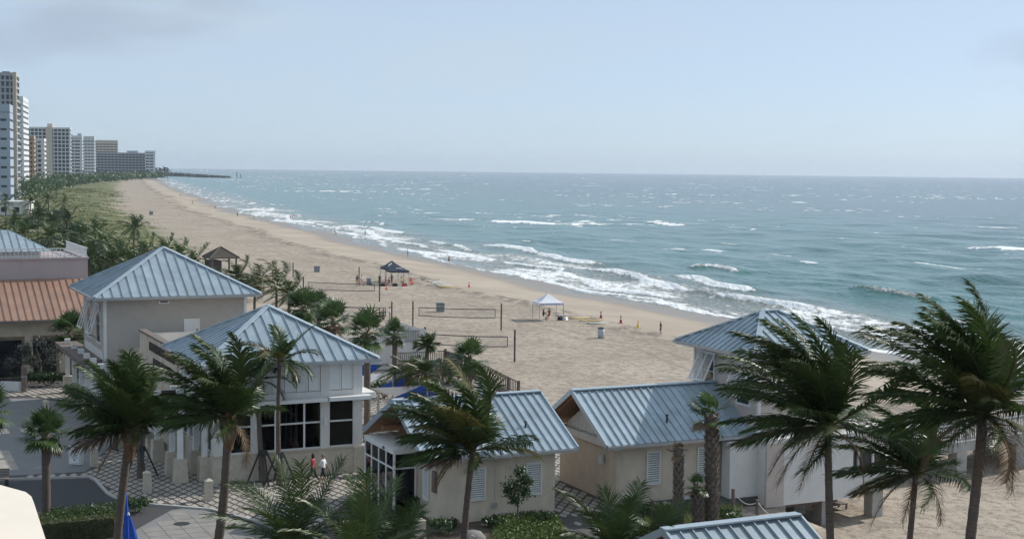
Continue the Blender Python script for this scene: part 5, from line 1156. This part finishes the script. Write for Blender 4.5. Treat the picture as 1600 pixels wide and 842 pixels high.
p = GB(856, 499); o = tent(p, 3.1, 3.2, 2.15, 'white_cloth', 'white pop-up canopy tent near the water with surfboards beside it', R(15))
for k in range(9): MB().box(-1.4 + k * .33, -1.24 + k * .33, -1.565, -1.56, 1.93, 2.05).build('print_mark', 'blue_cloth', o)
p = GB(610, 442); o = tent((p[0], p[1] + 2.5, p[2]), 3.0, 3.4, 2.3, 'navy_cloth', 'navy canopy tent standing behind its twin', R(20)); MB().bar((-.9, -1.2, 2.66), (-.2, -.62, 2.98), .05, .25, (0, -.6, .8)).build('print_mark', 'white_cloth', o)
p = GB(621, 444); o = tent(p, 3.0, 3.1, 2.2, 'navy_cloth', 'front navy canopy tent with white print over beach gear', R(20)); MB().bar((-.5, -1.02, 2.5), (.5, -1.02, 2.5), .05, .28, (0, -.6, .8)).build('print_mark', 'white_cloth', o)
def cone(px, yb, m, label, h=.75):
    p = GB(px, yb); o = empty('marker_cone', p, 0, label, 'cone', 'beach cones'); MB().box(-.2, .2, -.2, .2, -.02, .05).build('base', m, o); MB().tube([(0, 0, .05), (0, 0, h)], [.17, .04], 10).build('body', m, o); MB().tube([(0, 0, h * .5), (0, 0, h * .62)], [.115, .092], 10).build('band', 'white_cloth', o)
cone(604, 453, 'orange', 'orange cone in front of the navy tents'); cone(733, 449, 'orange', 'orange cone by the end of the white boards', .9); cone(939, 497, 'red_cloth', 'red cone nearest the surfboards', .9); cone(970, 505, 'red_cloth', 'red cone between the other red one and the yellow one', 1.0); cone(997, 512, 'yellow', 'yellow cone towards the tower roof', .9); cone(645, 444, 'orange', 'orange cone at the tent leg', .8)
def board(px, py, L_, az_, m, label, w=.55, z=.12, grp='surfboards by the white tent', nm='surfboard', cat='surfboard'):
    p = GB(px, py); o = empty(nm, (p[0], p[1], p[2] + z), az_, label, cat, grp); mb = MB(); n = 12; top = []; bot = []
    for i in range(n + 1):
        t = i / n; x = (t - .5) * L_; ww = w / 2 * (math.sin(math.pi * min(1, t * .98 + .012)) ** .55); rock = .12 * (2 * t - 1) ** 4
        top.append([(x, -ww, rock + .03), (x, 0, rock + .06), (x, ww, rock + .03)]); bot.append([(x, -ww, rock), (x, 0, rock - .02), (x, ww, rock)])
    for i in range(n):
        for k in range(2): mb.add([top[i][k], top[i + 1][k], top[i + 1][k + 1], top[i][k + 1]], [(0, 1, 2, 3)]); mb.add([bot[i][k], bot[i][k + 1], bot[i + 1][k + 1], bot[i + 1][k]], [(0, 1, 2, 3)])
        mb.add([top[i][0], bot[i][0], bot[i + 1][0], top[i + 1][0]], [(0, 1, 2, 3)]); mb.add([top[i][2], top[i + 1][2], bot[i + 1][2], bot[i][2]], [(0, 1, 2, 3)])
    mb.build('deck', m, o, True); MB().bar((-L_ * .38, 0, -.02), (-L_ * .42, 0, -.14), .02, .12, (1, 0, 0)).build('fin', 'dark_metal', o)
defm('pink_board', (.62, .5, .48), .4, .06, 3)
for i, (x, y, m_, lb) in enumerate(((886, 494, 'pink_board', 'pinkish surfboard closest to the white tent'), (906, 498, 'yellow', 'first yellow surfboard from the white tent'), (922, 502, 'yellow', 'second yellow surfboard from the white tent'), (934, 506, 'pale_board', 'pale surfboard farthest from the white tent'))): board(x, y, 2.9, R(4 - 3 * i), m_, lb)
for i, (x, y, m_, lb) in enumerate(((672, 440, 'navy_cloth', 'dark paddle board at the water end of the row'), (680, 441.5, 'pale_board', 'white paddle board next to the dark one'), (686, 443.5, 'pale_board', 'white paddle board in the middle of the row'), (692, 446, 'pale_board', 'white paddle board third from the water'), (696, 448.5, 'pale_board', 'white paddle board next to the yellowish one'), (700, 450.5, 'yellow', 'yellowish paddle board at the near end of the row'))): board(x, y, 3.2, R(-12), m_, lb, .8, .28, 'row of paddle boards by the navy tents', 'paddle_board', 'paddle board')
# thatched hut
p = GB(345, 424); h = empty('thatched_hut', p, R(28), 'open-sided hut with dark thatched hip roof on the sand', 'hut'); s = 2.6
MB().add([(-s, -s, 2.5), (s, -s, 2.5), (s, s, 2.5), (-s, s, 2.5), (0, 0, 4.3), (-s, -s, 2.35), (s, -s, 2.35), (s, s, 2.35), (-s, s, 2.35)], [(0, 1, 4), (1, 2, 4), (2, 3, 4), (3, 0, 4), (8, 7, 6, 5), (0, 5, 6, 1), (1, 6, 7, 2), (2, 7, 8, 3), (3, 8, 5, 0)]).build('roof', 'thatch', h)
for a in ((-s, -s), (s, -s), (s, s), (-s, s)): MB().bar((*a, 2.55), (0, 0, 4.36), .16, .08).build('ridge_batten', 'grey_wood', h)
for x in (-1, 1):
    for y in (-1, 1): MB().box(x * 2.1 - .13, x * 2.1 + .13, y * 2.1 - .13, y * 2.1 + .13, -.3, 2.4).build('post', 'grey_wood', h)
MB().box(-2.0, -.4, -1.9, 1.9, -.1, 2.0).build('dark_interior', 'dark_wood', h)  # solid dark block stands in for the hut's shaded interior
# sails over the court behind the restaurant
def sail(pts, m, label, masts=True):
    q = [Vector(G(x, y, z)) for x, y, z in pts]; o = empty('shade_sail', (q[0].x, q[0].y, 0), 0, label, 'shade sail', 'shade sails over the court'); b0 = Vector((q[0].x, q[0].y, 0)); n = 8; mb = MB(); c = sum(q, Vector()) / len(q)
    P_ = []
    for i in range(n + 1):
        row = []
        for j in range(n + 1):
            s_, t_ = i / n, j / n
            if len(q) == 3: v = (q[0].lerp(q[1], t_)).lerp(q[2], s_)
            else: v = q[0].lerp(q[1], t_).lerp(q[3].lerp(q[2], t_), s_)
            k = 4 * s_ * (1 - s_) * 4 * t_ * (1 - t_); ed = .10 * (4 * t_ * (1 - t_) + 4 * s_ * (1 - s_)) * .5; v = v.lerp(c, ed) - Vector((0, 0, .35 * k)); row.append(v - b0)
        P_.append(row)
    for i in range(n):
        for j in range(n): mb.add([P_[i][j], P_[i][j + 1], P_[i + 1][j + 1], P_[i + 1][j]], [(0, 1, 2, 3)])
    mb.build('cloth', m, o, True)
    for v in q: MB().tube([(v.x - b0.x, v.y - b0.y, -.03), (v.x - b0.x, v.y - b0.y, v.z + .1)], .05, 8).build('mast', 'galv', o)
sail(((562, 570, 3.2), (606, 568, 3.2), (562, 588, 2.4)), 'blue_cloth', 'blue sail right behind the restaurant wall'); sail(((558, 588, 2.8), (614, 579, 3.4), (560, 608, 2.2)), 'white_cloth', 'white sail reaching out from the restaurant wall')
sail(((590, 606, 2.0), (634, 583, 3.2), (640, 604, 2.4)), 'blue_cloth', 'blue sail between the two white sails'); sail(((578, 606, 2.4), (660, 602, 2.6), (650, 612, 2.2), (592, 614, 2.0)), 'white_cloth', 'long narrow white sail above the bushes')
sail(((612, 622, 1.8), (668, 598, 3.0), (694, 613, 2.4)), 'blue_cloth', 'blue sail nearest the beach stairs')
# white court wall, fence, deck and stairs
cw = Bld('court_wall', 'white curved-top court wall with a railing inset beside the sand', 38, 112, 'wall'); poly = [(575, 527), (600, 522), (604, 508), (618, 500), (632, 506), (650, 511), (662, 513), (667, 516), (667, 560), (650, 578), (575, 582)]
q = [vp(x, y, 112) for x, y in poly]; mb = MB(); n = len(q); vs = [(u, 112, z) for u, z in q] + [(u, 112.3, z) for u, z in q]; mb.add(vs, [tuple(range(n)), tuple(reversed(range(n, 2 * n)))] + [(i, n + i, n + (i + 1) % n, (i + 1) % n) for i in range(n)]); cw.part('wall', mb, 'white_wall')
(ua, za), (ub, zb) = vp(632, 516, 112), vp(656, 533, 112); cw.part('rail_frame', MB().box(ua, ub, 111.9, 111.96, za - .06, za).box(ua, ub, 111.9, 111.96, zb, zb + .06), 'galv'); k = MB()
for u in np.arange(ua, ub, .16): k.box(u, u + .04, 111.91, 111.95, zb + .06, za - .06)
tag(cw.part('pickets', k, 'galv'), kind='stuff')
wf = Bld('white_fence', 'white picket fence behind the fan palms at the plaza edge', 30, 113, 'fence'); (ua, za), (ub, zb) = vp(488, 530, 113), vp(598, 522, 113)
wf.part('rail', MB().bar((ua, 113, za), (ub, 113, za), .08), 'white_paint'); wf.part('rail', MB().bar((ua, 113, za - .9), (ub, 113, za - .9), .08), 'white_paint'); k = MB()
for u in np.arange(ua, ub, .2): k.box(u, u + .05, 112.97, 113.03, -.05, za - .03)
tag(wf.part('pickets', k, 'white_paint'), kind='stuff')
st = Bld('beach_stairs', 'brown wooden deck and railed stairs going down to the sand', 43, 104, 'stairs')
def rail(a, b_, nm='rail'):
    a = Vector(a); b_ = Vector(b_); st.part('handrail', MB().bar(a + Vector((0, 0, 1.05)), b_ + Vector((0, 0, 1.05)), .14, .07), 'grey_wood'); st.part('bottom_rail', MB().bar(a + Vector((0, 0, .15)), b_ + Vector((0, 0, .15)), .07), 'grey_wood'); k = MB(); n = int((b_ - a).length / .16)
    for i in range(1, n): q = a.lerp(b_, i / n); k.box(q.x - .025, q.x + .025, q.y - .025, q.y + .025, q.z + .15, q.z + 1.03)
    tag(st.part('pickets', k, 'grey_wood'), kind='stuff')
    for q in (a, b_): st.part('newel', MB().box(q.x - .08, q.x + .08, q.y - .08, q.y + .08, q.z - .2, q.z + 1.2), 'grey_wood')
dz = 1.0
for i in range(14): st.part('deck_board', MB().box(40.5 + i * .32, 40.5 + i * .32 + .3, 101.6, 106.6, dz - .08, dz), 'grey_wood')
for v in (101.7, 106.3): st.part('joist', MB().box(40.5, 44.9, v, v + .2, dz - .35, dz - .081), 'grey_wood')
for u, v in ((40.8, 101.8), (44.6, 101.8), (44.6, 106.4), (42.6, 101.8)): st.part('deck_post', MB().box(u - .14, u + .14, v - .14, v + .14, -1.6, dz - .36), 'grey_wood')
rail((40.5, 101.6, dz), (44.9, 101.6, dz)); rail((40.5, 106.6, dz), (44.9, 106.6, dz)); rail((44.9, 103.6, dz), (44.9, 106.6, dz))
for i in range(12): st.part('tread', MB().box(44.95 + i * .36, 44.95 + i * .36 + .4, 101.7, 103.5, dz - (i + 1) * .18 - .05, dz - (i + 1) * .18), 'grey_wood')
for v in (101.65, 103.55): st.part('stringer', MB().bar((44.9, v, dz - .2), (49.3, v, -1.4), .08, .3), 'grey_wood'); rail((44.95, v, dz), (49.2, v, -1.15))
# plaza furniture
def bollard(px, yb, label, h=1.0): p = G(px, yb); o = empty('stone_bollard', p, ROTZ, label, 'bollard', 'stone bollards'); MB().box(-.2, .2, -.2, .2, -.03, h, taper=.02).build('shaft', 'stone', o); MB().add([(-.21, -.21, h), (.21, -.21, h), (.21, .21, h), (-.21, .21, h), (0, 0, h + .14)], [(0, 1, 4), (1, 2, 4), (2, 3, 4), (3, 0, 4), (3, 2, 1, 0)]).build('cap', 'stone', o)
bollard(147, 727, 'stone bollard between the notice board and the staked palms'); bollard(230, 768, 'stone bollard at the kerb beside the folded umbrellas'); bollard(326, 781, 'stone bollard at the foot of the leaning palm'); bollard(657, 846, 'stone bollard at the bottom edge before the shop'); bollard(977, 804, 'stone bollard at the corner of the second gabled building'); bollard(72, 650, 'stone bollard half hidden by the round fan palm')
p = G(38, 612); o = empty('timber_post', p, .3, 'tall weathered timber post beside the low white wall', 'post'); MB().tube([(0, 0, -.03), (0, 0, 1.9)], [.22, .2], 10).build('shaft', 'grey_wood', o); MB().tube([(0, 0, 1.1), (0, 0, 1.2)], .23, 10).build('band', 'galv', o)
mb = MB(); 
for i in range(10):
    a0_, a1_ = i / 10, (i + 1) / 10; f = lambda t: G(-60 + 92 * t, 612 - 6 * math.sin(t * 2.2) + 3); q, r_ = f(a0_), f(a1_); mb.bar((q[0], q[1], .3), (r_[0], r_[1], .3), .35, .68)
tag(mb.build('low_wall', 'white_wall'), 'low curved white seat wall beside the timber post', 'wall')
p = G(117, 727); o = empty('notice_board', p, R(-14), 'white A-frame notice board with lines of text by the driveway', 'sign')
MB().box(-.36, .36, -.03, .0, .08, 1.15).build('frame', 'white_paint', o); MB().box(-.31, .31, -.036, -.031, .14, 1.0).build('panel_border', 'bin_grey', o); MB().box(-.29, .29, -.042, -.037, .16, .98).build('panel', 'white_paint', o)
for i, (z, a, b_) in enumerate(((.90, -.22, .2), (.84, -.22, .22), (.76, -.2, .14), (.68, -.22, .1), (.60, -.1, .22), (.52, -.16, .2), (.44, -.22, .22))): MB().box(a, b_, -.047, -.043, z - .018, z + .018).build('text_line', 'bin_grey', o)
MB().box(-.05, .05, -.047, -.043, .28, .36).build('emblem', 'dark_metal', o); MB().box(-.34, .34, .35, .38, 0, 1.1).build('rear_leg', 'white_paint', o)
for x in (-.14, .02): MB().box(x, x + .1, -.034, -.031, 1.05, 1.11).build('header_mark', 'dark_metal', o)
for i, (px, yb, h, tilt, lb) in enumerate(((186, 858, 2.7, .12, 'folded blue umbrella behind the palm trunk'), (206, 872, 1.9, -.05, 'folded blue umbrella with white tip beside the palm trunk'))):
    p = G(px, yb); o = empty('folded_umbrella', p, 0, lb, 'umbrella', 'folded blue umbrellas'); mb = MB(); n = 12; pr_ = [(.55, .16), (.7, .28), (1.1, .32), (1.6, .24), (2.1, .14), (2.45, .04)]; rings = []
    for z, r_ in pr_: rings.append([(tilt * z + r_ * (1 if k % 2 else .62) * math.cos(6.283 * k / n), r_ * (1 if k % 2 else .62) * math.sin(6.283 * k / n), z * h / 2.45) for k in range(n)])
    for a, b_ in zip(rings[:-1], rings[1:]):
        for k in range(n): mb.add([a[k], a[(k + 1) % n], b_[(k + 1) % n], b_[k]], [(0, 1, 2, 3)])
    mb.build('canopy', 'blue_cloth', o); MB().tube([(0, 0, 0), (tilt * 2.5, 0, h + .05)], .03, 8).build('pole', 'white_paint', o); MB().tube([(tilt * 2.45, 0, h), (tilt * 2.5, 0, h + .1)], [.06, .03], 8).build('finial', 'white_cloth', o); MB().tube([(0, 0, 0), (0, 0, .1)], .3, 12).build('base', 'concrete', o)
rk = MB(); pr = RG(5); p = G(738, 848); o = empty('round_plinth', p, 0, 'grey dome-topped stone plinth at the foot of the shop palm', 'plinth')
rk.tube([(0, 0, 0), (0, 0, .3), (0, 0, .5), (0, 0, .6)], [.6, .6, .42, .1], 18); rk.build('dome', 'plinth_stone', o, True); MB().tube([(0, -.56, .4), (0, -.62, .4)], .12, 12).build('medallion', 'concrete', o)
rp_ = []
for i, (px, yb, h) in enumerate(((1145, 800, 1.2), (1183, 814, 1.1), (1228, 838, 1.1))):
    p = G(px, yb, -.6 if i else -.1); rp_.append(Vector((p[0], p[1], p[2] + h * .9))); tag(MB().tube([(p[0], p[1], p[2] - 1.5), (p[0], p[1], p[2] + h)], .09, 9).build('rope_post', 'grey_wood'), ('first', 'second', 'last')[i] + ' weathered rope-fence post counted from the booted palms', 'post', 'rope fence posts')
for a, b_, lb in ((rp_[0], rp_[1], 'white sagging rope between the first and second rope posts'), (rp_[1], rp_[2], 'white sagging rope running to the last rope post')):
    tag(MB().tube([a.lerp(b_, t / 10) - Vector((0, 0, .35 * 4 * (t / 10) * (1 - t / 10))) for t in range(11)], .022, 6).build('rope', 'steel_rope'), lb, 'rope')
p = GB(1300, 796); o = empty('sun_lounger', p, ROTZ + .1, 'dark wooden lounger on the sand under the stilted annex', 'lounger')
for i in range(7): MB().box(-1.2 + i * .3, -1.2 + i * .3 + .26, -.35, .35, .3, .35).build('slat', 'grey_wood', o)
MB().bar((-1.2, 0, .33), (-1.7, 0, .75), .7, .05).build('backrest', 'grey_wood', o)
for x in (-1.0, .8):
    for y in (-.3, .3): MB().box(x - .04, x + .04, y - .04, y + .04, -.05, .3).build('leg', 'grey_wood', o)
sheet('painted_marking', gpoly([(-30, 703), (14, 703), (30, 733), (-30, 735)]), -.006, 'yellow_faded' if 'yellow_faded' in M else 'pale_paving')
p = G(6, 760); o = empty('dark_bench', p, R(10), 'dark slatted bench end at the picture edge by the road', 'bench'); 
for i in range(4): MB().box(-1.2, .25, -.25 + i * .13, -.14 + i * .13, .42, .46).build('slat', 'grey_wood', o)
MB().box(.1, .2, -.25, .25, -.03, .42).build('leg', 'dark_metal', o); MB().box(-1.1, -1.0, -.25, .25, -.03, .42).build('leg', 'dark_metal', o)
for k in range(3): MB().box(-1.2, .25, .27, .31, .55 + k * .13, .65 + k * .13).build('back_slat', 'grey_wood', o)
# ---------------------------------------------------------------- people
H_ = lambda d: R(d)
p = G(489, 755); person(p, H_(-75), 'walk', 'red_cloth', 'black_cloth', 'walker in red top and dark trousers in front of the restaurant', 'two walkers on the plaza', long_legs=True, scale=.97, long_hair=True)
p = G(505, 757); person(p, H_(-75), 'stride', 'white_cloth', 'black_cloth', 'walker in white T-shirt and dark shorts in front of the restaurant', 'two walkers on the plaza', hair='grey_hair')
defm('teal_cloth', (.05, .22, .22), .8, .1, 6); defm('pink_cloth', (.5, .2, .25), .8, .1, 6); defm('tan_cloth', (.4, .3, .2), .8, .1, 6)
ppl = [(558, 447, 'stand', 'navy_cloth', 'tan_cloth', 'person in navy top standing left of the court post'), (565, 446, 'walk', 'white_cloth', 'pink_cloth', 'person in white top by the court post'), (593, 446, 'stand', 'black_cloth', 'black_cloth', 'person in black at the tent side nearest the bin'), (603, 446, 'sit', 'pink_cloth', 'navy_cloth', 'person in pink sitting under the navy tents'), (608, 447, 'sit', 'black_cloth', 'red_cloth', 'person in black sitting under the navy tents'), (612, 445, 'stand', 'navy_cloth', 'navy_cloth', 'person in dark blue standing under the navy tents'), (627, 446, 'sit', 'yellow', 'black_cloth', 'person in yellow sitting under the front navy tent'), (642, 446, 'sit', 'orange', 'orange', 'person in orange sitting outside the front navy tent'),
       (637, 401, 'stand', 'tan_cloth', 'navy_cloth', 'bather standing at the waterline above the tents'), (701.5, 412, 'walk', 'skin', 'black_cloth', 'bather in black shorts walking at the waterline'), (570.5, 368, 'stand', 'skin', 'navy_cloth', 'wader standing in shallow foam with arms out'), (523, 365, 'sit', 'skin', 'black_cloth', 'bather sitting at the edge of the shallow water'), (454, 342, 'stand', 'skin', 'navy_cloth', 'wader on the left of a close pair in the surf'), (457, 342, 'stand', 'skin', 'red_cloth', 'wader on the right of a close pair in the surf'), (371, 339, 'walk', 'black_cloth', 'black_cloth', 'distant walker in black on the beach near the pair of waders'), (397, 343, 'stand', 'navy_cloth', 'black_cloth', 'distant person at the waterline beside the first breaker'), (337, 327, 'walk', 'tan_cloth', 'black_cloth', 'distant walker halfway along the beach'), (301, 319, 'walk', 'red_cloth', 'black_cloth', 'distant walker in red on the wet sand'), (282, 307, 'walk', 'black_cloth', 'black_cloth', 'very distant walker in dark clothes on wet sand'), (277, 294, 'walk', 'orange', 'black_cloth', 'farthest walker in orange near the first foam'),
       (593, 500, 'sit', 'red_cloth', 'black_cloth', 'person in red sitting behind the court wall'), (599, 500, 'sit', 'teal_cloth', 'black_cloth', 'person in teal sitting behind the court wall'), (609, 501, 'stand', 'white_cloth', 'tan_cloth', 'person in white standing beside the net post'), (858, 499, 'sit', 'red_cloth', 'red_cloth', 'person in red sitting under the white tent'), (849, 501, 'sit', 'black_cloth', 'white_cloth', 'person in black crouched beside the white tent leg'), (1032, 521, 'stand', 'black_cloth', 'black_cloth', 'lone dark figure on the sand beyond the yellow cone')]
for i, (px, py, ps, s1, s2, lb) in enumerate(ppl):
    p = GB(px, py); person(p, R((i * 77) % 360), ps, s1, s2, lb, 'people on the beach', scale=1.0 if px != 1032 else .8, long_hair=i % 3 == 0)
# gear under the tents
for i, (px, py, m_, lb) in enumerate(((598, 447, 'black_cloth', 'black bag at the post side of the navy tents'), (617, 447, 'black_cloth', 'black bag in the middle under the navy tents'), (632, 447, 'red_cloth', 'red bag under the front navy tent'), (876, 500, 'black_cloth', 'black bag between white tent and surfboards'), (883, 500, 'white_cloth', 'white cool box between white tent and surfboards'))):
    p = GB(px, py); o = empty('beach_bag', p, .3 * i, lb, 'bag', 'bags on the sand'); MB().box(-.4, .4, -.25, .25, -.02, .4, taper=.06).build('body', m_, o); MB().tube([(-.2, 0, .38), (-.12, 0, .55), (.12, 0, .55), (.2, 0, .38)], .025, 6).build('handle', 'dark_metal', o)
# ================================================================ HAZE
hz = bpy.data.meshes.new('haze'); hb = MB().box(-17500, 17500, -3000, 17500, -25, 130); hz.from_pydata(hb.v, [], hb.f)
hm = bpy.data.materials.new('haze_air'); hm.use_nodes = True; t = hm.node_tree; t.nodes.clear(); o_ = t.nodes.new('ShaderNodeOutputMaterial'); v_ = t.nodes.new('ShaderNodeVolumePrincipled')
v_.inputs['Color'].default_value = (.74, .86, 1, 1); v_.inputs['Density'].default_value = 0.000065; v_.inputs['Anisotropy'].default_value = .2
t.links.new(v_.outputs[0], o_.inputs['Volume']); hz.materials.append(hm)
ho = bpy.data.objects.new('haze', hz); COL.objects.link(ho); tag(ho, 'thin sea haze in the air over beach and water', 'haze', kind='stuff')
